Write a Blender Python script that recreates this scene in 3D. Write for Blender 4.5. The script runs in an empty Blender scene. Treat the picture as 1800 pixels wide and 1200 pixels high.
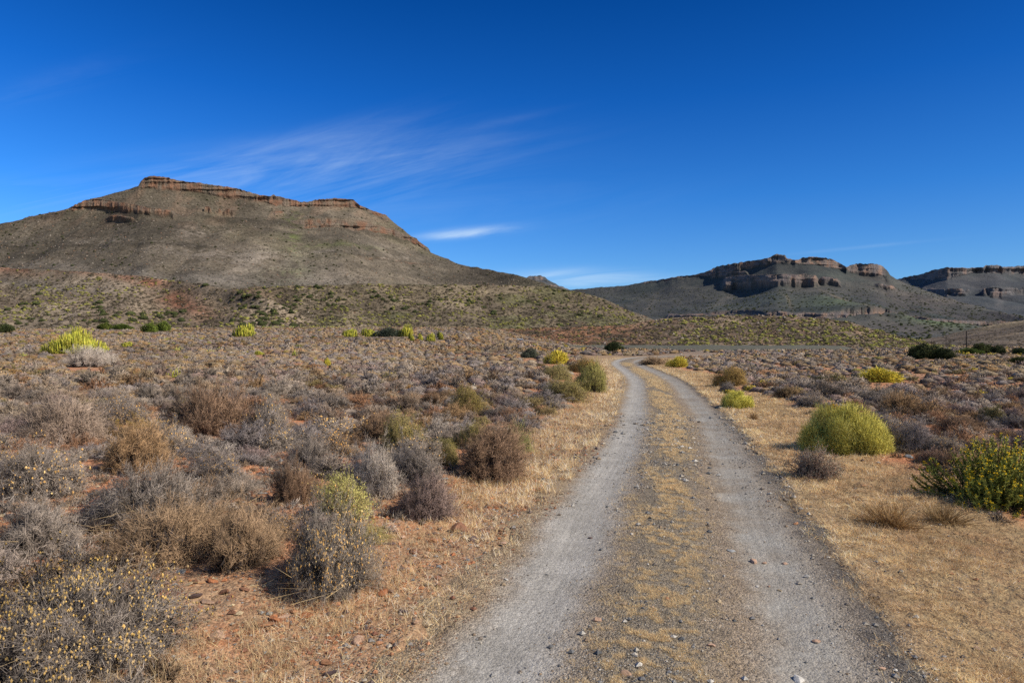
import bpy, math, random
import numpy as np

SEED = 7
rng = np.random.default_rng(SEED)
random.seed(SEED)
scene = bpy.context.scene
COL = scene.collection
H = 1.9          # eye height, metres
F = 1200.0       # focal length expressed on the 1800 px wide photograph
R_ = math.radians


# ------------------------------------------------------------------ noise
def _hash(ix, iy, iz, seed):
    h = (ix.astype(np.int64) * 374761393 + iy.astype(np.int64) * 668265263 + iz.astype(np.int64) * 2147483647 + seed * 974711) & 0xFFFFFFFF
    h = ((h ^ (h >> 13)) * 1274126177) & 0xFFFFFFFF
    h = h ^ (h >> 16)
    return (h & 0xFFFF) / 65535.0


def vnoise(x, y, z=0.0, seed=0):
    x, y, z = np.broadcast_arrays(np.asarray(x, float), np.asarray(y, float), np.asarray(z, float))
    ix, iy, iz = np.floor(x), np.floor(y), np.floor(z)
    fx, fy, fz = x - ix, y - iy, z - iz
    fx, fy, fz = [f * f * (3 - 2 * f) for f in (fx, fy, fz)]
    flat = np.all(z == z.flat[0]) if z.size else True
    def lay(kz):
        a = _hash(ix, iy, iz + kz, seed); b = _hash(ix + 1, iy, iz + kz, seed)
        c = _hash(ix, iy + 1, iz + kz, seed); d = _hash(ix + 1, iy + 1, iz + kz, seed)
        return (a * (1 - fx) + b * fx) * (1 - fy) + (c * (1 - fx) + d * fx) * fy
    if flat:
        return lay(0)
    return lay(0) * (1 - fz) + lay(1) * fz


def fbm(x, y, z=0.0, o=4, seed=0):
    s = 0; a = 0.5; t = 0
    for k in range(o):
        s = s + a * vnoise(x * 2 ** k, y * 2 ** k, z * 2 ** k if not np.isscalar(z) else z, seed + k * 17); t += a; a *= 0.5
    return s / t


def ss(a, b, x):
    t = np.clip((x - a) / (b - a), 0, 1)
    return t * t * (3 - 2 * t)


# ------------------------------------------------------------------ materials
def newmat(name, rough=0.9):
    m = bpy.data.materials.new(name); m.use_nodes = True
    nt = m.node_tree; b = nt.nodes['Principled BSDF']
    b.inputs['Roughness'].default_value = rough
    b.inputs['Specular IOR Level'].default_value = 0.15
    return m, nt, b


class NB:
    """small node-building helper"""
    def __init__(s, nt): s.nt = nt; s.N = nt.nodes; s.L = nt.links
    def n(s, t, **k):
        x = s.N.new(t)
        for a, v in k.items():
            setattr(x, a, v)
        return x
    def set(s, sock, v):
        if hasattr(v, 'links') or isinstance(v, bpy.types.NodeSocket): s.L.new(v, sock)
        else: sock.default_value = v
    def math(s, op, a, b=None, clamp=False):
        x = s.n('ShaderNodeMath', operation=op, use_clamp=clamp); s.set(x.inputs[0], a)
        if b is not None: s.set(x.inputs[1], b)
        return x.outputs[0]
    def mix(s, f, a, b, mode='MIX'):
        x = s.n('ShaderNodeMix', data_type='RGBA', blend_type=mode)
        s.set(x.inputs[0], f)
        for sock, v in ((x.inputs[6], a), (x.inputs[7], b)):
            if isinstance(v, (tuple, list)): v = tuple(v) + ((1,) if len(v) == 3 else ())
            s.set(sock, v)
        return x.outputs[2]
    def ramp(s, f, stops, interp='LINEAR'):
        x = s.n('ShaderNodeValToRGB'); s.set(x.inputs[0], f); cr = x.color_ramp; cr.interpolation = interp
        while len(cr.elements) < len(stops): cr.elements.new(0.5)
        for e, (p, c) in zip(cr.elements, stops):
            e.position = p; e.color = (c, c, c, 1) if np.isscalar(c) else tuple(c) + (1,)
        return x.outputs[0]
    def noise(s, vec, scale, detail=4, rough=0.55, dist=0.0, dim='3D'):
        x = s.n('ShaderNodeTexNoise', noise_dimensions=dim); s.set(x.inputs['Vector'], vec)
        x.inputs['Scale'].default_value = scale; x.inputs['Detail'].default_value = detail
        x.inputs['Roughness'].default_value = rough; x.inputs['Distortion'].default_value = dist
        return x.outputs[0]
    def vor(s, vec, scale, feature='F1', rand=1.0, out='Distance'):
        x = s.n('ShaderNodeTexVoronoi', feature=feature); s.set(x.inputs['Vector'], vec)
        x.inputs['Scale'].default_value = scale; x.inputs['Randomness'].default_value = rand
        return x.outputs[out]
    def map(s, vec, scale=(1, 1, 1), loc=(0, 0, 0), rot=(0, 0, 0)):
        x = s.n('ShaderNodeMapping'); s.set(x.inputs[0], vec)
        x.inputs['Scale'].default_value = scale; x.inputs['Location'].default_value = loc; x.inputs['Rotation'].default_value = rot
        return x.outputs[0]
    def bump(s, h, strength, dist, normal=None):
        x = s.n('ShaderNodeBump'); s.set(x.inputs['Height'], h)
        x.inputs['Strength'].default_value = strength; x.inputs['Distance'].default_value = dist
        if normal is not None: s.set(x.inputs['Normal'], normal)
        return x.outputs[0]
    def attr(s, name, out='Color'):
        return s.n('ShaderNodeAttribute', attribute_name=name).outputs[out]
    def pos(s):
        return s.n('ShaderNodeNewGeometry').outputs['Position']
    def gray(s, c):
        x = s.n('ShaderNodeRGBToBW'); s.set(x.inputs[0], c); return x.outputs[0]


def plant_material(name, transl=0.25, rough=0.85, dome=0.0):
    m, nt, b = newmat(name, rough); g = NB(nt)
    col = g.attr('Col'); oi = g.n('ShaderNodeObjectInfo')
    c = g.mix(1.0, col, oi.outputs['Color'], 'MULTIPLY')
    c = g.mix(1.0, c, (1.10, 1.03, 1.0), 'MULTIPLY')
    b.inputs['Specular IOR Level'].default_value = 0.1
    nt.links.new(c, b.inputs['Base Color'])
    nrm = None
    if dome > 0:      # twigs of one crown share the light of the crown's overall form
        out = g.attr('Out', 'Vector'); vt = g.n('ShaderNodeVectorTransform', vector_type='NORMAL', convert_from='OBJECT', convert_to='WORLD'); g.set(vt.inputs[0], out)
        sc1 = g.n('ShaderNodeVectorMath', operation='SCALE'); g.set(sc1.inputs[0], vt.outputs[0]); sc1.inputs['Scale'].default_value = dome
        sc2 = g.n('ShaderNodeVectorMath', operation='SCALE'); g.set(sc2.inputs[0], g.n('ShaderNodeNewGeometry').outputs['Normal']); sc2.inputs['Scale'].default_value = 1 - dome
        ad = g.n('ShaderNodeVectorMath', operation='ADD'); g.set(ad.inputs[0], sc1.outputs[0]); g.set(ad.inputs[1], sc2.outputs[0])
        nn = g.n('ShaderNodeVectorMath', operation='NORMALIZE'); g.set(nn.inputs[0], ad.outputs[0]); nrm = nn.outputs[0]
        nt.links.new(nrm, b.inputs['Normal'])
    if transl > 0:
        tr = g.n('ShaderNodeBsdfTranslucent'); g.set(tr.inputs[0], c)
        mx = g.n('ShaderNodeMixShader'); mx.inputs[0].default_value = transl
        nt.links.new(b.outputs[0], mx.inputs[1]); nt.links.new(tr.outputs[0], mx.inputs[2])
        nt.links.new(mx.outputs[0], nt.nodes['Material Output'].inputs[0])
    return m


M_TWIG = plant_material('dry_twigs', 0.06, 0.9, 0.66)
M_LEAF = plant_material('small_leaves', 0.15, 0.75, 0.6)
M_GRASS = plant_material('dry_grass_blades', 0.3, 0.8)


def stone_material():
    m, nt, b = newmat('weathered_stone', 0.85); g = NB(nt)
    tc = g.n('ShaderNodeTexCoord').outputs['Object']; P = g.pos()
    oi = g.n('ShaderNodeObjectInfo')
    n1 = g.noise(P, 22, 5, 0.6); n2 = g.noise(P, 120, 3, 0.6)
    v = g.ramp(n1, [(0.3, 0.55), (0.55, 1.0), (0.75, 1.25)])
    c = g.mix(1, g.mix(1, g.attr('Col'), oi.outputs['Color'], 'MULTIPLY'), v, 'MULTIPLY')
    c = g.mix(1, c, g.ramp(n2, [(0.35, 0.75), (0.65, 1.15)]), 'MULTIPLY')
    nt.links.new(c, b.inputs['Base Color'])
    nt.links.new(g.bump(g.math('ADD', n1, g.math('MULTIPLY', n2, 0.3)), 0.6, 0.012), b.inputs['Normal'])
    return m


M_STONE = stone_material()


# ------------------------------------------------------------------ mesh making
def set_attr(me, name, C):
    a = me.color_attributes.new(name, 'FLOAT_COLOR', 'POINT')
    buf = np.ones((len(C), 4), np.float32); buf[:, :3] = C
    a.data.foreach_set('color', buf.ravel())


def outward(V):
    N = np.array(V, np.float32) * np.array([1, 1, 1.25], np.float32); N[..., 2] += 0.22
    return N / (np.linalg.norm(N, axis=-1, keepdims=True) + 1e-6)


def mesh_tris(name, V, C, mat, N=None):
    """V (n,3,3) triangle soup, C (n,3,3) colours, N the outward direction of the crown"""
    n = len(V); me = bpy.data.meshes.new(name)
    me.vertices.add(n * 3); me.vertices.foreach_set('co', np.ascontiguousarray(V, np.float32).ravel())
    me.loops.add(n * 3); me.loops.foreach_set('vertex_index', np.arange(n * 3, dtype=np.int32))
    me.polygons.add(n); me.polygons.foreach_set('loop_start', np.arange(0, n * 3, 3, dtype=np.int32))
    me.update(calc_edges=True)
    set_attr(me, 'Col', np.asarray(C, np.float32).reshape(-1, 3))
    if mat in (M_TWIG, M_LEAF):
        set_attr(me, 'Out', (outward(V) if N is None else N).reshape(-1, 3))
    me.materials.append(mat)
    return me


def mesh_grid(name, X, Y, Z, mat, attrs=None, smooth=True, wrap=False, uv=None):
    r, c = X.shape; me = bpy.data.meshes.new(name)
    V = np.stack([X, Y, Z], -1).reshape(-1, 3).astype(np.float32)
    i = np.arange(r - 1)[:, None]; j = np.arange(c if wrap else c - 1)[None, :]; j2 = (j + 1) % c
    Q = np.stack([i * c + j, i * c + j2, (i + 1) * c + j2, (i + 1) * c + j], -1).reshape(-1, 4).astype(np.int32)
    me.vertices.add(len(V)); me.vertices.foreach_set('co', V.ravel())
    me.loops.add(Q.size); me.loops.foreach_set('vertex_index', Q.ravel())
    me.polygons.add(len(Q)); me.polygons.foreach_set('loop_start', np.arange(0, Q.size, 4, dtype=np.int32))
    me.update(calc_edges=True)
    me.polygons.foreach_set('use_smooth', np.full(len(Q), smooth))
    for k, a in (attrs or {}).items():
        if a.ndim == 2: a = np.repeat(a[..., None], 3, -1)
        set_attr(me, k, a.reshape(-1, 3))
    if uv is not None:
        l = me.uv_layers.new(name='UVMap')
        l.data.foreach_set('uv', uv.reshape(-1, 2)[Q.ravel()].astype(np.float32).ravel())
    me.materials.append(mat)
    return me


def link(name, me, parent=None, **props):
    o = bpy.data.objects.new(name, me); COL.objects.link(o)
    if parent is not None: o.parent = parent
    for k, v in props.items():
        if v is not None: o[k] = v
    return o


# ------------------------------------------------------------------ the track
CP = np.array([(-3.6, -16), (-1.9, -8), (-0.85, -3), (-0.2, 0), (0.72, 3.8), (1.25, 5.7), (1.68, 7.6), (2.62, 11.4), (3.5, 15.2), (4.98, 22.8),
               (6.75, 32.6), (8.3, 45.6), (9.4, 56), (10.9, 65), (14.2, 76), (21, 88), (33, 103), (60, 124), (120, 160), (260, 215)], float)


def catmull(P, n=14):
    out = []
    for k in range(len(P) - 1):
        p0 = P[max(k - 1, 0)]; p1 = P[k]; p2 = P[k + 1]; p3 = P[min(k + 2, len(P) - 1)]
        # centripetal-ish tangents (non uniform spacing)
        d1 = np.linalg.norm(p2 - p1)
        def tang(a, b, c):
            da, db = np.linalg.norm(b - a), np.linalg.norm(c - b)
            if da < 1e-6: return (c - b) / db
            if db < 1e-6: return (b - a) / da
            return ((b - a) / da * db + (c - b) / db * da) / (da + db)
        t1 = tang(p0, p1, p2) * d1; t2 = tang(p1, p2, p3) * d1
        for t in np.linspace(0, 1, n, endpoint=False):
            h = (2 * t**3 - 3 * t**2 + 1) * p1 + (t**3 - 2 * t**2 + t) * t1 + (-2 * t**3 + 3 * t**2) * p2 + (t**3 - t**2) * t2
            out.append(h)
    out.append(P[-1]); return np.array(out)


CL = catmull(CP)
CT = np.gradient(CL, axis=0); CT /= np.linalg.norm(CT, axis=1)[:, None]
CN = np.stack([CT[:, 1], -CT[:, 0]], 1)       # points to the right of travel
CS = np.concatenate([[0], np.cumsum(np.linalg.norm(np.diff(CL, axis=0), axis=1))])


def road_u(x, y):
    """signed lateral distance to the centre line (right positive); +-99 far away"""
    x = np.asarray(x, float); y = np.asarray(y, float); sh = x.shape
    x = x.ravel(); y = y.ravel(); out = np.full(x.shape, 99.0)
    out[x < np.interp(y, CL[:, 1], CL[:, 0])] = -99.0
    sel = np.where((y > -20) & (y < 240) & (np.abs(x - np.interp(y, CL[:, 1], CL[:, 0])) < 60))[0]
    for a in range(0, len(sel), 40000):
        s = sel[a:a + 40000]
        d = (x[s, None] - CL[None, :, 0]) ** 2 + (y[s, None] - CL[None, :, 1]) ** 2
        k = d.argmin(1)
        # refine on the two neighbouring segments
        best = np.full(len(s), 1e9); u = np.zeros(len(s))
        for off in (-1, 0):
            k0 = np.clip(k + off, 0, len(CL) - 2)
            A = CL[k0]; B = CL[k0 + 1]; AB = B - A
            t = np.clip(((x[s] - A[:, 0]) * AB[:, 0] + (y[s] - A[:, 1]) * AB[:, 1]) / (AB ** 2).sum(1), 0, 1)
            qx = A[:, 0] + t * AB[:, 0]; qy = A[:, 1] + t * AB[:, 1]
            dd = np.hypot(x[s] - qx, y[s] - qy)
            sg = np.sign(AB[:, 1] * (x[s] - A[:, 0]) - AB[:, 0] * (y[s] - A[:, 1]))
            m = dd < best; best[m] = dd[m]; u[m] = (sg * dd)[m]
        out[s] = u
    return out.reshape(sh)


def ground_z(x, y, u=None):
    x = np.asarray(x, float); y = np.asarray(y, float)
    if u is None: u = road_u(x, y)
    au = np.abs(u); r = np.hypot(x, y)
    off = ss(1.9, 5.5, au)
    z = (fbm(x / 9, y / 9, 0.0, 3, 3) - 0.5) * 0.5 * off * ss(600, 100, r)
    z += (fbm(x / 1.3, y / 1.3, 0.0, 3, 9) - 0.5) * 0.16 * ss(1.6, 3.2, au) * ss(200, 40, r)
    z += (u < 0) * 0.18 * ss(1.8, 3.6, au) * ss(90, 30, r)
    # the plain climbs gently away on the mountain side
    z += 6.2 * ss(45, 230, y + 0.15 * np.minimum(x, 0)) * ss(22, -22, x - 0.03 * y) * ss(420, 260, r)
    z -= 1.5 * ss(260, 500, r)
    return z


def micro_z(x, y):
    return (fbm(x / 0.16, y / 0.16, 0.0, 3, 21) - 0.5) * 0.035


# verge limits in u as functions of distance along y
def verge_right(y, x=0.0):
    return 1.55 + 1.75 + 0.35 * np.sin(y * 0.35 + 1) + 0.9 * (fbm(y / 2.0, x * 0 + 3.0, 0.0, 2, 5) - 0.5) + 0.5 * ss(20, 6, y)


def verge_left(y):
    return 1.5 + 0.8 + 0.5 * (fbm(y / 1.6, y * 0 + 9.0, 0.0, 2, 15) - 0.3) * 2 * 0.6


# ------------------------------------------------------------------ ground
def ground_material():
    m, nt, b = newmat('red_soil', 0.95); g = NB(nt); P = g.pos()
    n1 = g.noise(P, 0.5, 4, 0.6); n2 = g.noise(P, 3.2, 5, 0.65); n3 = g.noise(P, 17, 4, 0.6); n4 = g.noise(P, 90, 3, 0.6)
    red = g.mix(g.ramp(n2, [(0.38, 0), (0.66, 1)]), (0.45, 0.165, 0.075), (0.58, 0.31, 0.17))
    red = g.mix(g.ramp(n1, [(0.4, 0), (0.7, 0.65)]), red, (0.40, 0.27, 0.17))
    # pebbly texture
    c1 = g.n('ShaderNodeTexVoronoi'); g.set(c1.inputs['Vector'], P); c1.inputs['Scale'].default_value = 55
    c2 = g.n('ShaderNodeTexVoronoi'); g.set(c2.inputs['Vector'], P); c2.inputs['Scale'].default_value = 16
    pv = g.gray(c1.outputs['Color']); pv2 = g.gray(c2.outputs['Color'])
    red = g.mix(1, red, g.ramp(pv, [(0.1, 0.6), (0.5, 1.0), (0.9, 1.35)]), 'MULTIPLY')
    st = g.mix(g.ramp(pv2, [(0.35, 0), (0.7, 1)]), (0.33, 0.12, 0.06), (0.42, 0.33, 0.25))
    stm = g.math('MULTIPLY', g.ramp(c2.outputs['Distance'], [(0.22, 1), (0.34, 0)]), g.ramp(pv2, [(0.5, 0), (0.55, 1)]))
    red = g.mix(g.math('MULTIPLY', stm, 0.8), red, st)
    # straw litter on the verges
    v = g.attr('Verge')
    straw = g.mix(g.ramp(n3, [(0.35, 0), (0.65, 1)]), (0.27, 0.18, 0.10), (0.50, 0.355, 0.19))
    straw = g.mix(1, straw, g.ramp(n4, [(0.3, 0.55), (0.7, 1.25)]), 'MULTIPLY')
    vf = g.math('MULTIPLY', g.gray(v), g.ramp(n2, [(0.25, 0.7), (0.55, 1)]))
    col = g.mix(vf, red, straw)
    # gravel shoulder
    sh = g.gray(g.attr('Shoulder'))
    grv = g.mix(g.ramp(pv, [(0.2, 0), (0.8, 1)]), (0.20, 0.14, 0.09), (0.42, 0.31, 0.20))
    col = g.mix(sh, col, grv)
    far = g.attr('Far')
    fc = g.mix(g.ramp(g.noise(P, 0.35, 4, 0.7), [(0.35, 0), (0.65, 1)]), (0.20, 0.155, 0.12), (0.30, 0.225, 0.165))
    col = g.mix(g.gray(far), col, fc)
    nt.links.new(col, b.inputs['Base Color'])
    h = g.math('ADD', g.math('MULTIPLY', c2.outputs['Distance'], -0.6), g.math('ADD', g.math('MULTIPLY', c1.outputs['Distance'], -0.25), n3))
    nt.links.new(g.bump(h, 0.8, 0.03), b.inputs['Normal'])
    return m


def build_ground():
    ratio = 0.0068
    radii = [0.4]
    while radii[-1] < 10000:
        r = radii[-1]
        k = 0.06 if r < 2.4 else (ratio if r < 70 else (0.014 if r < 320 else 0.08))
        radii.append(r * (1 + k))
    radii = np.array(radii)
    th = np.concatenate([np.linspace(R_(-46), R_(46), 760), np.linspace(R_(48), R_(312), 90)])
    Rr, T = np.meshgrid(radii, th, indexing='ij')
    X = Rr * np.sin(T); Y = Rr * np.cos(T)
    u = road_u(X, Y); au = np.abs(u)
    Z = ground_z(X, Y, u)
    near = ss(60, 20, Rr)
    Z += micro_z(X, Y) * near * ss(1.2, 1.8, au)
    Z -= 0.09 * ss(1.62, 1.25, au) * (Rr < 400)
    vr = verge_right(Y, X); vl = verge_left(Y)
    jit = (fbm(X / 0.5, Y / 0.5, 0.0, 3, 31) - 0.5) * 0.9
    on = (Y > -15) & (Y < 150)
    verge = np.where(u > 0, ss(0.35, -0.35, u - vr + jit), ss(0.4, -0.3, -u - vl + jit) * (0.35 + 0.4 * ss(5, 11, Y))) * on
    verge = np.maximum(verge, ss(9, 5, au) * ss(48, 60, Y) * ss(120, 90, Y) * 0.8)
    sh = np.where(u < 0, np.maximum(0.8 * ss(2.2, 1.4, au + jit), 0.62 * ss(4.2, 3.0, au + jit) * ss(8.5, 5.5, Y) * ss(0.3, 0.5, fbm(X / 0.7, Y / 0.7, 0.0, 3, 63))), ss(1.8, 1.4, au + 0.5 * jit)) * on
    far = ss(45, 130, Rr)
    me = mesh_grid('ground', X, Y, Z, ground_material(), {'Verge': verge, 'Shoulder': sh, 'Far': far}, wrap=True)
    # close the small hole under the camera
    n0 = len(th)
    link('ground', me, kind='structure')


def road_material():
    m, nt, b = newmat('gravel_track', 0.9); g = NB(nt); P = g.pos()
    uv = g.n('ShaderNodeUVMap').outputs[0]; sp = g.n('ShaderNodeSeparateXYZ'); g.set(sp.inputs[0], uv)
    wob = g.noise(P, 1.1, 4, 0.65); wob2 = g.noise(P, 6, 3, 0.6)
    u = g.math('ADD', sp.outputs[0], g.math('MULTIPLY', g.math('SUBTRACT', wob, 0.5), 0.55))
    u = g.math('ADD', u, g.math('MULTIPLY', g.math('SUBTRACT', wob2, 0.5), 0.18))
    def band(c, w):
        d = g.math('ABSOLUTE', g.math('SUBTRACT', u, c))
        return g.ramp(g.math('DIVIDE', d, w), [(0.25, 1), (1.0, 0)], 'EASE')
    lr = band(-0.82, 0.52); rr = band(0.98, 0.44); cen = band(0.02, 0.55)
    brown = g.mix(g.ramp(wob2, [(0.3, 0), (0.7, 1)]), (0.24, 0.18, 0.128), (0.33, 0.255, 0.185))
    edge = g.ramp(g.math('ABSOLUTE', u), [(0.0, 0), (0.56, 0), (0.66, 1)])   # > 1.2 m
    au = g.math('DIVIDE', g.math('ABSOLUTE', u), 2.0)
    edge = g.ramp(au, [(0.6, 0), (0.72, 1)])
    right = g.math('GREATER_THAN', u, 0.0)
    col = g.mix(g.math('MULTIPLY', edge, g.math('MULTIPLY', right, 0.85)), brown, (0.105, 0.095, 0.088))
    col = g.mix(g.math('MULTIPLY', cen, 0.8), col, (0.225, 0.185, 0.135))
    lft = g.math('MULTIPLY', g.ramp(g.math('DIVIDE', g.math('MULTIPLY', u, -1.0), 2.0), [(0.52, 0), (0.68, 1)]), 0.85)
    col = g.mix(lft, col, g.mix(g.ramp(wob2, [(0.35, 0), (0.65, 1)]), (0.30, 0.21, 0.135), (0.47, 0.35, 0.21)))
    pale = g.mix(g.ramp(g.noise(P, 2.0, 4, 0.6), [(0.35, 0), (0.65, 1)]), (0.34, 0.318, 0.288), (0.45, 0.422, 0.385))
    col = g.mix(g.math('MULTIPLY', lr, 0.9), col, pale)
    paler = g.mix(g.ramp(wob, [(0.4, 0), (0.62, 1)]), (0.31, 0.27, 0.225), (0.38, 0.36, 0.325))
    col = g.mix(g.math('MULTIPLY', rr, 0.85), col, paler)
    # gravel grain, three sizes
    def vo(sc):
        x = g.n('ShaderNodeTexVoronoi'); g.set(x.inputs['Vector'], P); x.inputs['Scale'].default_value = sc; return x
    a, c_, d_ = vo(150), vo(70), vo(28)
    ga, gc, gd = [g.gray(x.outputs['Color']) for x in (a, c_, d_)]
    amp = g.math('SUBTRACT', 1.0, g.math('MULTIPLY', g.math('MAXIMUM', lr, rr), 0.45))
    grain = g.math('ADD', g.math('MULTIPLY', g.math('SUBTRACT', ga, 0.5), 0.9), g.math('MULTIPLY', g.math('SUBTRACT', gc, 0.5), 1.0))
    grain = g.math('ADD', grain, g.math('MULTIPLY', g.math('SUBTRACT', gd, 0.5), 0.35))
    gm = g.math('ADD', 1.0, g.math('MULTIPLY', grain, amp))
    cmb = g.n('ShaderNodeCombineColor'); 
    for k in range(3): g.set(cmb.inputs[k], gm)
    col = g.mix(1, col, cmb.outputs[0], 'MULTIPLY')
    tyre = g.noise(g.map(uv, (26, 0.5, 1)), 1.0, 4, 0.65, dim='2D')
    col = g.mix(g.math('MULTIPLY', g.math('MAXIMUM', lr, rr), 0.8), col, g.mix(1, col, g.ramp(tyre, [(0.35, 0.84), (0.65, 1.10)]), 'MULTIPLY'))
    nt.links.new(col, b.inputs['Base Color'])
    h = g.math('ADD', g.math('MULTIPLY', a.outputs['Distance'], -0.3), g.math('MULTIPLY', c_.outputs['Distance'], -0.7))
    h = g.math('ADD', h, g.math('MULTIPLY', d_.outputs['Distance'], -0.6))
    bm = g.n('ShaderNodeBump'); g.set(bm.inputs['Height'], h); bm.inputs['Distance'].default_value = 0.02
    g.set(bm.inputs['Strength'], g.math('MULTIPLY', amp, 0.75))
    nt.links.new(bm.outputs[0], b.inputs['Normal'])
    return m


def road_profile(u, x, y):
    z = 0.012 - 0.035 * np.exp(-((np.abs(u) - 0.83) / 0.32) ** 2) + 0.02 * np.exp(-(u / 0.4) ** 2)
    z = z - 0.10 * ss(1.38, 1.82, np.abs(u) + 0.75 * (fbm(x / 0.5, y / 0.5, 0.0, 4, 77) - 0.5))
    z = z + (fbm(x / 0.35, y / 0.35, 0.0, 3, 41) - 0.5) * 0.022
    return z


def build_road():
    us = np.concatenate([np.linspace(-1.9, 1.9, 64)])
    s = [0.0]
    while s[-1] < CS[-1]:
        d = abs(s[-1] - 16.6)
        s.append(s[-1] + max(0.03, 0.007 * d) if s[-1] > 15 else s[-1] + 0.25)
    s = np.clip(np.array(s), 0, CS[-1])
    cx = np.interp(s, CS, CL[:, 0]); cy = np.interp(s, CS, CL[:, 1])
    nx = np.interp(s, CS, CN[:, 0]); ny = np.interp(s, CS, CN[:, 1])
    X = cx[:, None] + nx[:, None] * us; Y = cy[:, None] + ny[:, None] * us
    U = np.broadcast_to(us, X.shape)
    Z = ground_z(X, Y, U) + road_profile(U, X, Y)
    uv = np.stack([U, np.broadcast_to(s[:, None], X.shape)], -1)
    link('gravel_road', mesh_grid('gravel_road', X, Y, Z, road_material(), uv=uv), kind='structure')


# ------------------------------------------------------------------ hills and mountains
def relief_material(name, dot=3.0, dots=0.5, rock_scale=0.12, streak=0.25, haze=0.0):
    m, nt, b = newmat(name, 0.95); g = NB(nt); P = g.pos()
    base = g.attr('Col'); cl = g.gray(g.attr('Cliff'))
    n1 = g.noise(P, 1 / (dot * 9), 5, 0.7); n2 = g.noise(P, 1 / (dot * 1.2), 4, 0.75)
    v1 = g.n('ShaderNodeTexVoronoi'); g.set(v1.inputs['Vector'], P); v1.inputs['Scale'].default_value = 1 / dot
    v2 = g.n('ShaderNodeTexVoronoi'); g.set(v2.inputs['Vector'], P); v2.inputs['Scale'].default_value = 1 / (dot * 0.5)
    c = g.mix(1, base, g.ramp(n1, [(0.3, 0.66), (0.5, 1.0), (0.7, 1.36)]), 'MULTIPLY')
    c = g.mix(1, c, g.ramp(n2, [(0.3, 0.55), (0.5, 0.98), (0.7, 1.5)]), 'MULTIPLY')
    pv = g.gray(v1.outputs['Color']); pv2 = g.gray(v2.outputs['Color'])
    dm = g.math('MULTIPLY', g.ramp(v1.outputs['Distance'], [(0.25, 1), (0.42, 0)]), g.ramp(pv, [(0.5, 0), (0.55, 1)]))
    c = g.mix(g.math('MULTIPLY', dm, dots), c, g.mix(1, c, (0.38, 0.42, 0.34), 'MULTIPLY'))
    dm2 = g.math('MULTIPLY', g.ramp(v2.outputs['Distance'], [(0.2, 1), (0.4, 0)]), g.ramp(pv2, [(0.62, 0), (0.66, 1)]))
    c = g.mix(g.math('MULTIPLY', dm2, dots * 0.8), c, g.mix(1, c, (1.6, 1.5, 1.4), 'MULTIPLY'))
    # rock
    vs = g.map(P, (rock_scale * 2.2, rock_scale * 2.2, rock_scale * 0.35))
    r1 = g.noise(vs, 1.0, 5, 0.65); hs = g.map(P, (rock_scale * 0.15, rock_scale * 0.15, rock_scale * 3.2)); r2 = g.noise(hs, 1.0, 4, 0.6)
    rk = g.mix(1, base, g.ramp(r1, [(0.32, 0.50), (0.48, 0.98), (0.66, 1.2)]), 'MULTIPLY')
    rk = g.mix(1, rk, g.ramp(r2, [(0.38, 0.7), (0.5, 1.0), (0.62, 1.2)]), 'MULTIPLY')
    c = g.mix(cl, c, rk)
    if haze > 0: c = g.mix(haze, c, (0.13, 0.17, 0.25))  # aerial haze painted into the base colour as a fixed bluish tint
    nt.links.new(c, b.inputs['Base Color'])
    h = g.math('ADD', g.math('MULTIPLY', n2, 0.6), g.math('MULTIPLY', r1, g.math('MULTIPLY', cl, 1.5)))
    nt.links.new(g.bump(h, 0.9, dot * 0.9), b.inputs['Normal'])
    return m


def lerp_pts(pts, x, k=1):
    p = np.array(pts, float); return np.interp(x, p[:, 0], p[:, k])


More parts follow.
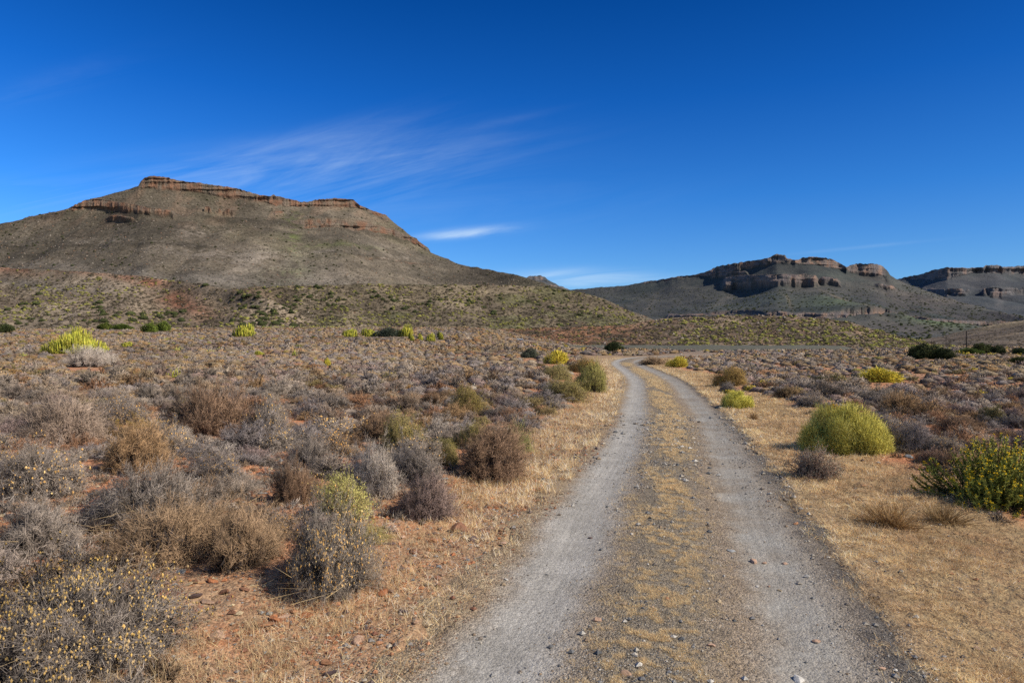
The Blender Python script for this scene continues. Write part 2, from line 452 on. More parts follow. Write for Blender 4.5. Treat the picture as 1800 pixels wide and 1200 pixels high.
class Relief:
    """A hill: a sheet that climbs from its foot to its ridge, then falls away behind it."""
    def __init__(s, name, top,  foot_d, ridge_d, bands=(), step=2.0, rows=110, gully=(0, 100), rough=0.4, rock=8.0,
                 colour=None, mat=None, back=300, concave=0.45, jag=1.2, seed=0, x0=None, x1=None, gw=1.0, blkw=0.9, jf=5.5, strata=0.0):
        x0 = top[0][0] if x0 is None else x0; x1 = top[-1][0] if x1 is None else x1
        xs = np.arange(x0, x1 + step, step)
        ytop = lerp_pts(top, xs); fd = lerp_pts(foot_d, xs); rd = lerp_pts(ridge_d, xs)
        ybot = 600 + H * F / fd + 2
        sv = np.linspace(0, 1, rows)
        xx, sg = np.meshgrid(xs, sv, indexing='xy')          # rows: s
        cl_top = np.zeros(len(xs))
        yy = ybot[None, :] + (ytop - ybot)[None, :] * sg
        w = 1.0 - concave * sg; sgl = sg; cliff = np.zeros_like(w)
        for bd in bands:
            pts = bd['p']; a = pts[0][0]; z = pts[-1][0]
            # organic limits
            wob = (fbm(xs / 9.0, xs * 0 + len(pts), 0.0, 3, seed + 5) - 0.5) * bd.get('wob', 3.0)
            yt = lerp_pts(pts, xs, 1) + wob * bd.get('wt', 1); yb = lerp_pts(pts, xs, 2) + wob + (vnoise(xs / 5.0, 7.5, 0.0, seed + 3) - 0.5) * bd.get('wob', 3.0) * 0.9
            f = ss(a - 4, a + bd.get('fade', 6), xs) * ss(z + 4, z - bd.get('fade', 6), xs)
            sp = bd.get('sparse', 0)
            if sp: f = f * ss(sp - 0.1, sp + 0.1, fbm(xs / 14.0, yy * 0 + 5.0 + yy / 16, 0.0, 3, seed + 11))
            inside = ss(-0.9, 0.3, yy - yt[None, :]) * ss(0.9, -0.3, yy - yb[None, :]) * f
            cliff = np.maximum(cliff, inside)
            cl_top = np.maximum(cl_top, f * np.exp(-((yt - ytop) / 4) ** 2) if np.ndim(f) == 1 else 0)
        wc = cliff.copy(); kk = np.exp(-(np.arange(-45, 46) * step / 16.0) ** 2); kk /= kk.sum()
        pad_ = np.pad(wc, ((0, 0), (45, 45)), 'edge')
        wc = np.stack([np.convolve(r_, kk, 'valid') for r_ in pad_])
        w = w * (1 - 0.92 * np.clip(wc, 0, 1))
        nb_ = int(60 / step); kb = np.exp(-(np.arange(-nb_, nb_ + 1) * step / 26.0) ** 2); kb /= kb.sum()
        blur = lambda a: np.convolve(np.pad(a, nb_, 'edge'), kb, 'valid')
        ysm = blur(ytop); sgs = (ybot[None, :] - yy) / (ybot - ysm)[None, :]
        w = w * (1 - concave * np.clip(sgs, 0, 1)) / (1 - concave * sg)
        dw = np.diff(sgs, axis=0, prepend=sgs[:1]) * w
        D = np.cumsum(dw, 0); D = D / blur(D[-1])[None, :]
        D = fd[None, :] + (rd - fd)[None, :] * D
        # vertical joints in the rock
        jn = (np.abs(fbm(xx / jf, yy / 60, 0.0, 3, seed + 21) - 0.5) * 2) ** 0.8
        blk = vnoise(np.floor(xx / 4.0 + vnoise(xx / 9, yy / 40, 0.0, seed) * 2), yy * 0 + 2.5, 0.0, seed + 8) if False else fbm(xx / 13.0, yy / 90, 0.0, 2, seed + 8)
        st = (vnoise(yy / 3.1, xx / 90, 0.0, seed + 9) - 0.5)
        D = D - cliff * rock * (0.55 * jn * (0.4 + 1.2 * fbm(xx / 30.0, yy / 12, 0.0, 2, seed + 12)) + blkw * (blk - 0.5) + 0.9 * st)
        yy = yy.copy()
        yy += (vnoise(xx / 3.3, 0.5, 0.0, seed + 31) - 0.5) * jag * 2 * cl_top[None, :] * ss(0.9, 1.0, sg)
        yy += (fbm(xx / 6.0, 0.5, 0.0, 3, seed + 33) - 0.5) * 1.6 * ss(0.9, 1.0, sg)
        X = (xx - 900) / F * D; Y = D; Z = H + (600 - yy) / F * D
        A, L = gully
        gn = 1 - np.abs(fbm(X / L + 0.25 * Y / L, Y / (L * 3.5), 0.0, 4, seed + 41) - 0.5) * 4
        gn2 = fbm(X / (L * 3), Y / (L * 3), 0.0, 3, seed + 43) - 0.5
        fade = ss(0, 0.12, sgs) * ss(1.0, 0.86, sgs) * ss(1.0, 0.93, sg) * (1 - cliff)
        Z = Z + A * fade * (-gn * 0.5 * gw + gn2 * 1.2)
        Z = Z + rough * (fbm(X / (rough * 12), Y / (rough * 12), Z / (rough * 12), 3, seed + 51) - 0.5) * 2 * ss(0, 0.05, sg)
        brk = 1 - 0.75 * ss(0.56, 0.68, fbm(xx / 7.0, yy / 5.0, 0.0, 3, seed + 81))
        c = colour(xx, yy, sg, cliff * brk, X, Y, Z)
        gm_ = (1 - cliff) * ss(0, 0.1, sgs)
        c = c * (1 - 0.30 * gm_ * ss(0.25, 0.9, gn))[..., None]  # gully shading painted in: floors darkened in the vertex colour
        if strata > 0:
            q_ = Z / strata + 1.2 * fbm(X / (L * 1.6), Y / (L * 1.6), 0.0, 3, seed + 71)
            line = ss(0.60, 0.72, vnoise(q_, 0.5, 0.0, seed + 73)) * ss(0.38, 0.56, fbm(X / (L * 0.7), Y / (L * 0.7), 0.0, 3, seed + 75))
            c = c * (1 - 0.32 * line * gm_)[..., None]; Z = Z + 0.16 * strata * line * gm_
        s.X, s.Y, s.Z, s.cliff, s.xx, s.yy = X, Y, Z, cliff, xx, yy
        # behind the ridge: a shallow top, then the far side; in front: a buried skirt
        def extra(dd, zf, zo, i):
            k = (Y[i] + dd) / Y[i]
            return X[i] * k, Y[i] + dd, Z[i] * zf + zo
        rowsB = [extra(back * 0.08, 1.0, -0.4, -1), extra(back * 0.5, 0.93, 0, -1), extra(back * 1.5, 0.5, 0, -1), extra(back * 3, 0, -8, -1)]
        rowF = extra(-6, 1, -6, 0)
        Xa = np.vstack([rowF[0][None], X] + [r[0][None] for r in rowsB]); Ya = np.vstack([rowF[1][None], Y] + [r[1][None] for r in rowsB])
        Za = np.vstack([rowF[2][None], Z] + [r[2][None] for r in rowsB])
        pad = lambda a: np.concatenate([a[:1], a] + [a[-1:]] * 4, 0)
        cb = pad(c); cb[-4:] = np.array([0.15, 0.12, 0.09])
        clf = pad(cliff); clf[-4:] = 0
        s.obj = link(name, mesh_grid(name, Xa, Ya, Za, mat, {'Col': cb, 'Cliff': clf}), kind='structure')
        s.rng = np.random.default_rng(seed + 99)

    def sample(s, n, wfun=None):
        r, c = s.X.shape; g = s.rng
        # area-weighted in picture terms: uniform over the sheet
        out = []
        i = g.random(n * 3) * (r - 1.01); j = g.random(n * 3) * (c - 1.01)
        i0 = i.astype(int); j0 = j.astype(int); fi = i - i0; fj = j - j0
        def bl(A): return (A[i0, j0] * (1 - fi) * (1 - fj) + A[i0 + 1, j0] * fi * (1 - fj) + A[i0, j0 + 1] * (1 - fi) * fj + A[i0 + 1, j0 + 1] * fi * fj)
        x, y, z, cl, px, py = map(bl, (s.X, s.Y, s.Z, s.cliff, s.xx, s.yy))
        keep = (cl < 0.2)
        if wfun is not None: keep &= g.random(n * 3) < wfun(px, py, x, y)
        k = np.where(keep)[0][:n]
        return x[k], y[k], z[k], px[k], py[k]


def mixc(a, b, t):
    t = np.clip(t, 0, 1)[..., None]; return np.asarray(a) * (1 - t) + np.asarray(b) * t


def gau(xx, yy, cx, cy, sx, sy, rot=0.0):
    c, s_ = math.cos(rot), math.sin(rot); dx = xx - cx; dy = yy - cy
    return np.exp(-(((dx * c + dy * s_) / sx) ** 2 + ((-dx * s_ + dy * c) / sy) ** 2))


def build_hills():
    HL = {}
    # --- knoll with green bushes and the red bank running off it
    def ck(xx, yy, sg, cl, X, Y, Z):
        n = fbm(X / 6, Y / 6, 0.0, 4, 3); red = ss(1180, 1060, xx) * ss(0.35, 0.62, n + 0.1)
        c = mixc((0.16, 0.12, 0.085), (0.27, 0.20, 0.14), ss(0.4, 0.62, n) )
        c = mixc(c, (0.38, 0.17, 0.085), red * 0.75)
        return mixc(c, (0.30, 0.17, 0.10), 0.35 * ss(0.55, 0.7, fbm(X / 3, Y / 9, 0.0, 3, 8)))
    HL['knoll'] = Relief('knoll', [(800, 583), (860, 579), (950, 576), (1050, 573), (1110, 570), (1145, 562), (1200, 557), (1300, 554), (1400, 556), (1460, 560), (1500, 568),
                         (1540, 580), (1590, 593), (1640, 603), (1690, 610)],
                         [(800, 170), (1100, 170), (1690, 165)], [(800, 235), (1150, 235), (1300, 225), (1690, 200)], rows=80, step=3,
                         gully=(0.8, 14), rough=0.35, colour=ck, mat=relief_material('knoll_soil', 0.9, 0.6), back=40, jag=0.5, seed=100, concave=0.2)
    # --- bushy hill between the knoll and the mesa
    def cm(xx, yy, sg, cl, X, Y, Z):
        n = fbm(X / 16, Y / 16, 0.0, 4, 3)
        c = mixc((0.18, 0.14, 0.095), (0.27, 0.21, 0.14), ss(0.35, 0.65, n))
        c = mixc(c, (0.16, 0.16, 0.07), 0.6 * ss(0.5, 0.7, fbm(X / 30, Y / 30, 0.0, 3, 12)))
        return mixc(c, (0.30, 0.17, 0.10), 0.5 * gau(xx, yy, 420, 520, 60, 20))
    HL['mid'] = Relief('low_hill', [(300, 530), (380, 512), (450, 504), (560, 501), (650, 499), (750, 501), (850, 500), (940, 503), (1010, 511), (1060, 524), (1095, 541), (1125, 556), (1150, 566), (1180, 576)],
                       [(300, 270), (1180, 260)], [(300, 400), (700, 430), (1000, 470), (1180, 420)], rows=90, step=3,
                       gully=(4.0, 45), rough=0.8, colour=cm, mat=relief_material('low_hill_soil', 1.6, 0.7), back=80, jag=0.5, seed=200, concave=0.1)
    # --- reddish front hill on the far side of the plain
    def cf(xx, yy, sg, cl, X, Y, Z):
        n = fbm(X / 20, Y / 20, 0.0, 4, 13)
        c = mixc((0.21, 0.16, 0.115), (0.33, 0.255, 0.18), ss(0.35, 0.65, n))
        red = gau(xx, yy, 310, 515, 70, 16, 0.35) + 0.9 * gau(xx, yy, 60, 474, 130, 7, 0.03) + 0.7 * gau(xx, yy, 240, 492, 60, 6, 0.15)
        c = mixc(c, (0.28, 0.12, 0.07), red * ss(0.3, 0.55, n))
        c = mixc(c, (0.33, 0.26, 0.19), 0.7 * gau(xx, yy, 150, 495, 120, 12, 0.1))
        c = mixc(c, (0.15, 0.14, 0.13), 0.6 * gau(xx, yy, 60, 492, 110, 8, 0.12))
        return c
    HL['front'] = Relief('front_hill', [(-330, 462), (-100, 466), (0, 470), (100, 475), (180, 480), (250, 486), (300, 492), (350, 499), (400, 507), (440, 516), (480, 530), (520, 548), (560, 570)],
                         [(-330, 240), (560, 250)], [(-330, 430), (0, 450), (300, 400), (560, 330)], rows=100, step=3,
                         gully=(9.0, 60), rough=0.9, colour=cf, mat=relief_material('front_hill_soil', 1.6, 0.7), back=60, jag=0.5, seed=300, concave=0.1)
    # --- the flat topped mountain
    def ca(xx, yy, sg, cl, X, Y, Z):
        n = fbm(X / 90, Y / 90, Z / 90, 4, 23); n2 = fbm(X / 25, Y / 60, 0.0, 4, 29)
        c = mixc((0.115, 0.096, 0.073), (0.178, 0.145, 0.108), ss(0.35, 0.65, n))
        c = mixc(c, (0.14, 0.125, 0.07), 0.35 * ss(0.5, 0.72, fbm(X / 130, Y / 130, 0.0, 3, 37)))
        pale = np.array((0.30, 0.25, 0.205)); n3 = fbm(X / 9, Y / 9, Z / 9, 3, 91)
        pl = (gau(xx, yy, 350, 402, 45, 12) + gau(xx, yy, 690, 448, 40, 9, 0.25) + 0.8 * gau(xx, yy, 440, 462, 120, 20, 0.1) + 0.7 * gau(xx, yy, 300, 430, 130, 12, 0.1)
              + 0.7 * gau(xx, yy, 180, 417, 40, 5, 0.05) + 0.6 * gau(xx, yy, 120, 462, 220, 8, 0.08) + 0.8 * gau(xx, yy, 660, 463, 60, 3, 0.02) + 0.7 * gau(xx, yy, 480, 492, 140, 10, 0.02)
              + 0.6 * gau(xx, yy, 560, 455, 120, 4, 0.06))
        c = mixc(c, pale, 0.9 * pl * ss(0.42, 0.6, 0.5 * n2 + 0.5 * n3))
        gr = gau(xx, yy, 512, 420, 16, 34, -0.25) + 0.7 * gau(xx, yy, 500, 487, 45, 14) + 0.6 * gau(xx, yy, 600, 445, 100, 5) + 0.5 * gau(xx, yy, 520, 380, 20, 12)
        c = mixc(c, (0.125, 0.145, 0.05), 0.8 * gr * ss(0.42, 0.6, 0.5 * n2 + 0.5 * n3))
        c = mixc(c, (0.25, 0.17, 0.12), 0.5 * ss(420, 360, yy) * ss(0.45, 0.65, n2))
        c = mixc(c, (0.19, 0.165, 0.14), 0.7 * gau(xx, yy, 350, 485, 330, 9, 0.08))
        rk = mixc((0.235, 0.135, 0.09), (0.205, 0.155, 0.12), ss(0.42, 0.6, fbm(xx / 14, yy / 30, 0.0, 3, 61)))
        rk = mixc(rk, (0.26, 0.13, 0.08), 0.5 * ss(0.5, 0.65, fbm(xx / 9, yy / 12, 0.0, 3, 63)))
        return mixc(c, rk, cl)
    HL['mesa'] = Relief('table_mountain', [(-360, 462), (-200, 434), (-100, 414), (0, 393), (60, 382), (118, 367), (130, 361), (150, 352), (175, 347), (215, 335), (243, 327), (247, 319), (255, 312), (265, 310), (285, 311), (330, 320),
                        (370, 324), (400, 328), (460, 342), (475, 345), (480, 342), (500, 347), (530, 355), (545, 354), (560, 350), (600, 348), (622, 352), (632, 361), (660, 372), (677, 377), (690, 388), (698, 396), (720, 412),
                        (745, 430), (753, 436), (757, 443), (780, 453), (805, 464), (860, 474), (920, 486), (960, 499), (1000, 511), (1060, 530), (1120, 550), (1180, 575)],
                        [(-360, 500), (1180, 640)], [(-360, 1150), (0, 1250), (250, 1350), (500, 1500), (690, 1640), (755, 1600), (860, 1450), (1180, 1000)],
                        bands=[dict(p=[(246, 308, 330), (262, 308, 329), (330, 318, 335), (400, 326, 344), (460, 340, 354), (500, 346, 362), (535, 353, 363), (560, 349, 363), (600, 346, 364), (625, 350, 364), (640, 362, 370), (684, 379, 390)], wob=3.0, wt=0),
                               dict(p=[(124, 362, 370), (150, 351, 366), (175, 350, 364), (215, 355, 366), (250, 362, 371), (310, 371, 376)], wob=3.0),
                               dict(p=[(188, 376, 378.5), (240, 381, 383.5)], wob=1.5, fade=10),
                               dict(p=[(512, 390, 394), (560, 388, 400), (600, 390, 399), (618, 390, 411), (650, 393, 412), (684, 402, 414), (720, 414, 424), (753, 434, 440)], wob=4.0),
                               dict(p=[(530, 399, 403), (610, 401, 407)], wob=3.0),
                               dict(p=[(340, 360, 363), (500, 372, 376)], wob=4, sparse=0.52),
                               dict(p=[(630, 462, 464.5), (760, 466, 468)], wob=1, sparse=0.35)],
                        step=1.25, rows=320, gully=(30, 190), rough=2.2, rock=8, colour=ca, mat=relief_material('mountain_scree', 4.2, 0.75, 0.16), back=260, seed=400, concave=0.35, gw=0.9, strata=13.0)
    # --- the dark range across the valley
    def cr(xx, yy, sg, cl, X, Y, Z):
        n = fbm(X / 260, Y / 260, Z / 200, 4, 23); n2 = fbm(X / 60, Y / 140, 0.0, 4, 29)
        c = mixc((0.060, 0.064, 0.046), (0.100, 0.090, 0.066), ss(0.35, 0.65, n))
        c = mixc(c, (0.11, 0.085, 0.065), 0.7 * ss(1450, 1600, xx) * ss(0.35, 0.6, n2 + 0.05))
        c = mixc(c, (0.23, 0.19, 0.15), 0.8 * (gau(xx, yy, 1335, 508, 20, 4, -0.3) + gau(xx, yy, 1275, 515, 14, 5, -0.6) + 0.7 * gau(xx, yy, 1140, 530, 16, 3, -0.8) + 0.5 * gau(xx, yy, 1400, 503, 50, 3)) * ss(0.35, 0.55, n2))
        c = mixc(c, (0.28, 0.21, 0.12), 0.6 * (gau(xx, yy, 1490, 528, 50, 3, 0.5) + gau(xx, yy, 1700, 559, 60, 2.5, 0.04) + 0.7 * gau(xx, yy, 1385, 535, 22, 2.5, 1.0)))
        c = mixc(c, (0.11, 0.15, 0.045), 0.9 * (gau(xx, yy, 1640, 572, 60, 5, 0.14) + 0.6 * gau(xx, yy, 1700, 571, 50, 4) + 0.4 * gau(xx, yy, 1480, 540, 70, 8)))
        rk = mixc((0.25, 0.185, 0.15), (0.32, 0.195, 0.13), ss(0.45, 0.6, fbm(xx / 9, yy / 22, 0.0, 3, 61)))
        rk = mixc(rk, (0.15, 0.13, 0.13), 0.6 * ss(0.45, 0.6, fbm(xx / 6, yy / 12, 0.0, 3, 65)))
        return mixc(c, rk, cl)
    HL['range'] = Relief('dark_range', [(940, 530), (980, 515), (1005, 510), (1060, 505), (1100, 502), (1135, 495), (1160, 492), (1180, 488), (1220, 483), (1247, 476), (1262, 468), (1290, 463), (1310, 460), (1330, 457), (1350, 453), (1357, 449),
                         (1366, 446), (1374, 449), (1386, 455), (1393, 456), (1398, 458), (1403, 456.5), (1410, 453.5), (1430, 451), (1460, 454), (1475, 461), (1484, 467), (1488, 470), (1493, 466), (1510, 463), (1540, 464), (1552, 467), (1558, 475), (1564, 483),
                         (1575, 490), (1600, 501), (1650, 519), (1700, 534), (1760, 549), (1800, 556), (1900, 572), (2100, 590)],
                         [(940, 1000), (2100, 800)], [(940, 4300), (1100, 3900), (1250, 3450), (1365, 3050), (1480, 3000), (1556, 3050), (1650, 2700), (1800, 2100), (2100, 1600)],
                         bands=[dict(p=[(1130, 494, 499), (1200, 484, 489), (1247, 475, 483), (1300, 460, 473), (1340, 454, 465), (1362, 445, 460), (1380, 453, 461), (1396, 455, 463), (1430, 449, 465), (1465, 455, 469), (1486, 466, 473), (1495, 463, 476), (1540, 462, 481), (1556, 466, 483)], wob=2, wt=0),
                                dict(p=[(1270, 488, 500), (1300, 484, 498), (1340, 482, 495), (1400, 481, 494), (1438, 483, 494)], wob=2),
                                dict(p=[(1438, 484, 489), (1490, 492, 496)], wob=2, sparse=0.4, fade=10),
                                dict(p=[(1250, 483, 485), (1315, 475, 478)], wob=1.5),
                                dict(p=[(1540, 495, 498), (1575, 503, 507)], wob=2, fade=8),
                                dict(p=[(1170, 552, 555), (1300, 550, 555), (1400, 550, 557), (1450, 551, 559), (1540, 552, 560), (1600, 555, 563), (1650, 560, 569), (1720, 563, 568), (1800, 566, 570), (1900, 572, 576)], wob=2, sparse=0.28)],
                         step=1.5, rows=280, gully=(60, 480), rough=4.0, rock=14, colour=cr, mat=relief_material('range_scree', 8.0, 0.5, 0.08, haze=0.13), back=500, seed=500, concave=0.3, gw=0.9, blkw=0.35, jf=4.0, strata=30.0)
    # --- still farther range
    def cz(xx, yy, sg, cl, X, Y, Z):
        n = fbm(X / 260, Y / 260, Z / 200, 4, 83)
        c = mixc((0.052, 0.052, 0.042), (0.082, 0.072, 0.06), ss(0.35, 0.65, n))
        c = mixc(c, (0.19, 0.16, 0.14), 0.5 * (gau(xx, yy, 1650, 517, 6, 12, 0.4) + gau(xx, yy, 1760, 520, 8, 14, 0.5)))
        rk = mixc((0.20, 0.17, 0.155), (0.29, 0.19, 0.14), ss(0.5, 0.62, fbm(xx / 7, yy / 22, 0.0, 3, 61)))
        return mixc(c, rk, cl)
    HL['far'] = Relief('distant_range', [(1470, 520), (1540, 505), (1578, 490), (1600, 485), (1615, 483), (1640, 475), (1662, 470), (1700, 471), (1728, 469), (1733, 466), (1757, 466), (1762, 469), (1800, 467), (1900, 463), (2150, 470)],
                       [(1470, 2400), (2150, 2000)], [(1470, 5200), (1600, 4800), (1665, 4300), (1800, 4400), (2150, 4200)],
                       bands=[dict(p=[(1580, 488, 493), (1600, 484, 492), (1640, 474, 491), (1662, 469, 489), (1700, 470, 481), (1740, 465, 478), (1760, 466, 477), (1800, 467, 478), (1900, 462, 475), (2150, 468, 480)], wob=3, wt=0),
                              dict(p=[(1610, 507, 509.5), (1720, 506, 510), (1850, 504, 508), (2150, 500, 505)], wob=3, sparse=0.40),
                              dict(p=[(1660, 514, 516), (1780, 511, 514)], wob=3, sparse=0.42)],
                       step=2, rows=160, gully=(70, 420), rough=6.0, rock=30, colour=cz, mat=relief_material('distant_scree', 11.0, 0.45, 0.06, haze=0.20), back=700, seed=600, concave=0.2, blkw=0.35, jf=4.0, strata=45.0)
    HL['tiny'] = Relief('distant_butte', [(880, 520), (905, 500), (924, 490), (930, 486), (945, 484), (957, 486), (962, 491), (972, 496), (985, 502), (1000, 509), (1030, 520)],
                        [(880, 4200), (1030, 4200)], [(880, 6200), (1030, 6200)], bands=[dict(p=[(924, 487, 492), (945, 483, 492), (960, 486, 493)], wob=1.5, wt=0), dict(p=[(965, 498, 500), (1000, 508, 512)], wob=2)],
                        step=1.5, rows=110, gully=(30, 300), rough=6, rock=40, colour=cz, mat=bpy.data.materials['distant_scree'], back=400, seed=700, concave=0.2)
    # --- brown slope behind the pole
    def cs(xx, yy, sg, cl, X, Y, Z):
        n = fbm(X / 30, Y / 30, 0.0, 4, 23)
        c = mixc((0.125, 0.098, 0.072), (0.165, 0.125, 0.09), ss(0.35, 0.65, n))
        top = ss(0.80, 0.99, sg); c = mixc(c, (0.34, 0.26, 0.16), 0.75 * top * ss(1640, 1720, xx) * ss(0.3, 0.55, n + 0.05))  # sunlit upper edge painted into the slope colour
        c = mixc(c, (0.27, 0.2, 0.13), 0.5 * gau(xx, yy, 1750, 588, 90, 1.6, -0.15))
        return c
    HL['slope'] = Relief('brown_slope', [(1440, 607), (1520, 604), (1600, 599), (1650, 592), (1690, 582), (1720, 576), (1760, 568), (1800, 562), (1900, 552), (2150, 540)],
                         [(1440, 330), (2150, 260)], [(1440, 620), (1650, 640), (2150, 560)], rows=90, step=3,
                         gully=(3.0, 60), rough=0.7, colour=cs, mat=relief_material('brown_slope_soil', 2.0, 0.6), back=120, jag=0.4, seed=800, concave=0.1)
    # --- gravel embankment of the crossing road
    s = np.linspace(0, 1, 160); px = 905 + s * 640; d = 150 + 3 * np.sin(s * 7)
    cx = (px - 900) / F * d
    prof = [(-8.0, -0.3), (-4.5, 0.25), (-1.8, 0.85), (-1.0, 1.0), (3.0, 1.05), (4.5, 0.9), (9, -0.3)]
    end = ss(0, 0.06, s) * ss(1, 0.86, s)
    X = np.stack([cx for _ in prof]); Y = np.stack([d + p[0] for p in prof]); Z = np.stack([-0.4 + (p[1] + 0.4) * end + 0.25 * (vnoise(cx / 3, p[0], 0.0, 4) - 0.5) for p in prof])
    m, nt, b = newmat('dark_gravel', 0.9); g = NB(nt); P = g.pos()
    nt.links.new(g.mix(g.ramp(g.noise(P, 1.6, 5, 0.7), [(0.35, 0), (0.65, 1)]), (0.085, 0.088, 0.07), (0.15, 0.14, 0.11)), b.inputs['Base Color'])
    link('road_embankment', mesh_grid('road_embankment', X, Y, Z, m), kind='structure')
    return HL


# ------------------------------------------------------------------ plants as triangle clouds
def unit(v): return v / (np.linalg.norm(v, axis=-1, keepdims=True) + 1e-9)


class Soup:
    def __init__(s): s.V = []; s.C = []
    def tri(s, P, D, L, W, c0, c1, g):
        """slender triangles starting at P, running along D"""
        n = len(P); side = unit(np.cross(D, g.normal(size=(n, 3)))) * (np.asarray(W).reshape(-1, 1) / 2)
        V = np.stack([P - side, P + side, P + D * np.asarray(L).reshape(-1, 1)], 1)
        s.V.append(V); s.C.append(np.stack([c0, c0, c1], 1) * np.ones((n, 1, 1)))
    def ribbon(s, P, W, C, g):
        """P (n,k,3) paths, W (n,k), C (n,k,3)"""
        n, k, _ = P.shape
        side = unit(np.cross(P[:, -1] - P[:, 0], g.normal(size=(n, 3))))[:, None, :] * (W[..., None] / 2)
        A = P - side; B = P + side
        for i in range(k - 1):
            s.V.append(np.stack([A[:, i], B[:, i], B[:, i + 1]], 1)); s.C.append(np.stack([C[:, i], C[:, i], C[:, i + 1]], 1))
            s.V.append(np.stack([A[:, i], B[:, i + 1], A[:, i + 1]], 1)); s.C.append(np.stack([C[:, i], C[:, i + 1], C[:, i + 1]], 1))
    def blob(s, P, R, C, g, squash=1.0):
        """small octahedra"""
        n = len(P); o = np.array([(1, 0, 0), (0, 1, 0), (-1, 0, 0), (0, -1, 0), (0, 0, 1), (0, 0, -1)], float)
        a = g.random(n) * 6.28; R = np.asarray(R).reshape(-1, 1, 1)
        o = np.broadcast_to(o, (n, 6, 3)) * (0.7 + 0.6 * g.random((n, 6, 1)))
        ca, sa = np.cos(a)[:, None], np.sin(a)[:, None]
        q = np.stack([o[..., 0] * ca - o[..., 1] * sa, o[..., 0] * sa + o[..., 1] * ca, o[..., 2] * squash], -1) * R + P[:, None]
        for f in ((0, 1, 4), (1, 2, 4), (2, 3, 4), (3, 0, 4), (1, 0, 5), (2, 1, 5), (3, 2, 5), (0, 3, 5)):
            s.V.append(q[:, f]); s.C.append(np.repeat(C[:, None], 3, 1) * (0.9 + 0.2 * g.random((n, 1, 1))))
    def get(s):
        return np.concatenate(s.V).astype(np.float32), np.clip(np.concatenate(s.C), 0, 1).astype(np.float32)


def lobes(g, n, spread=0.5, rmin=0.45, rmax=0.7):
    a = g.random(n) * 6.283; r = np.sqrt(g.random(n)) * spread
    c = np.stack([np.cos(a) * r, np.sin(a) * r, np.zeros(n)], 1); c[0] *= 0.2
    rad = g.uniform(rmin, rmax, n); hh = g.uniform(0.5, 1.2, n); hh[0] = 1.0
    return c, rad, hh


def lobe_points(g, n, lb, h, zmin=-0.05, inner=0.75):
    c, rad, hh = lb; k = g.integers(0, len(c), n)
    d = unit(g.normal(size=(n, 3))); d[:, 2] = np.abs(d[:, 2]) * 1.0 + zmin
    d = unit(d); rr = rad[k] * g.uniform(inner, 1.04, n) ** 0.7
    p = c[k] + d * rr[:, None]; p[:, 2] = p[:, 2] * (h / rad.max()) * hh[k] + 0.02
    return p, unit(p + np.array([0, 0, 0.15]))


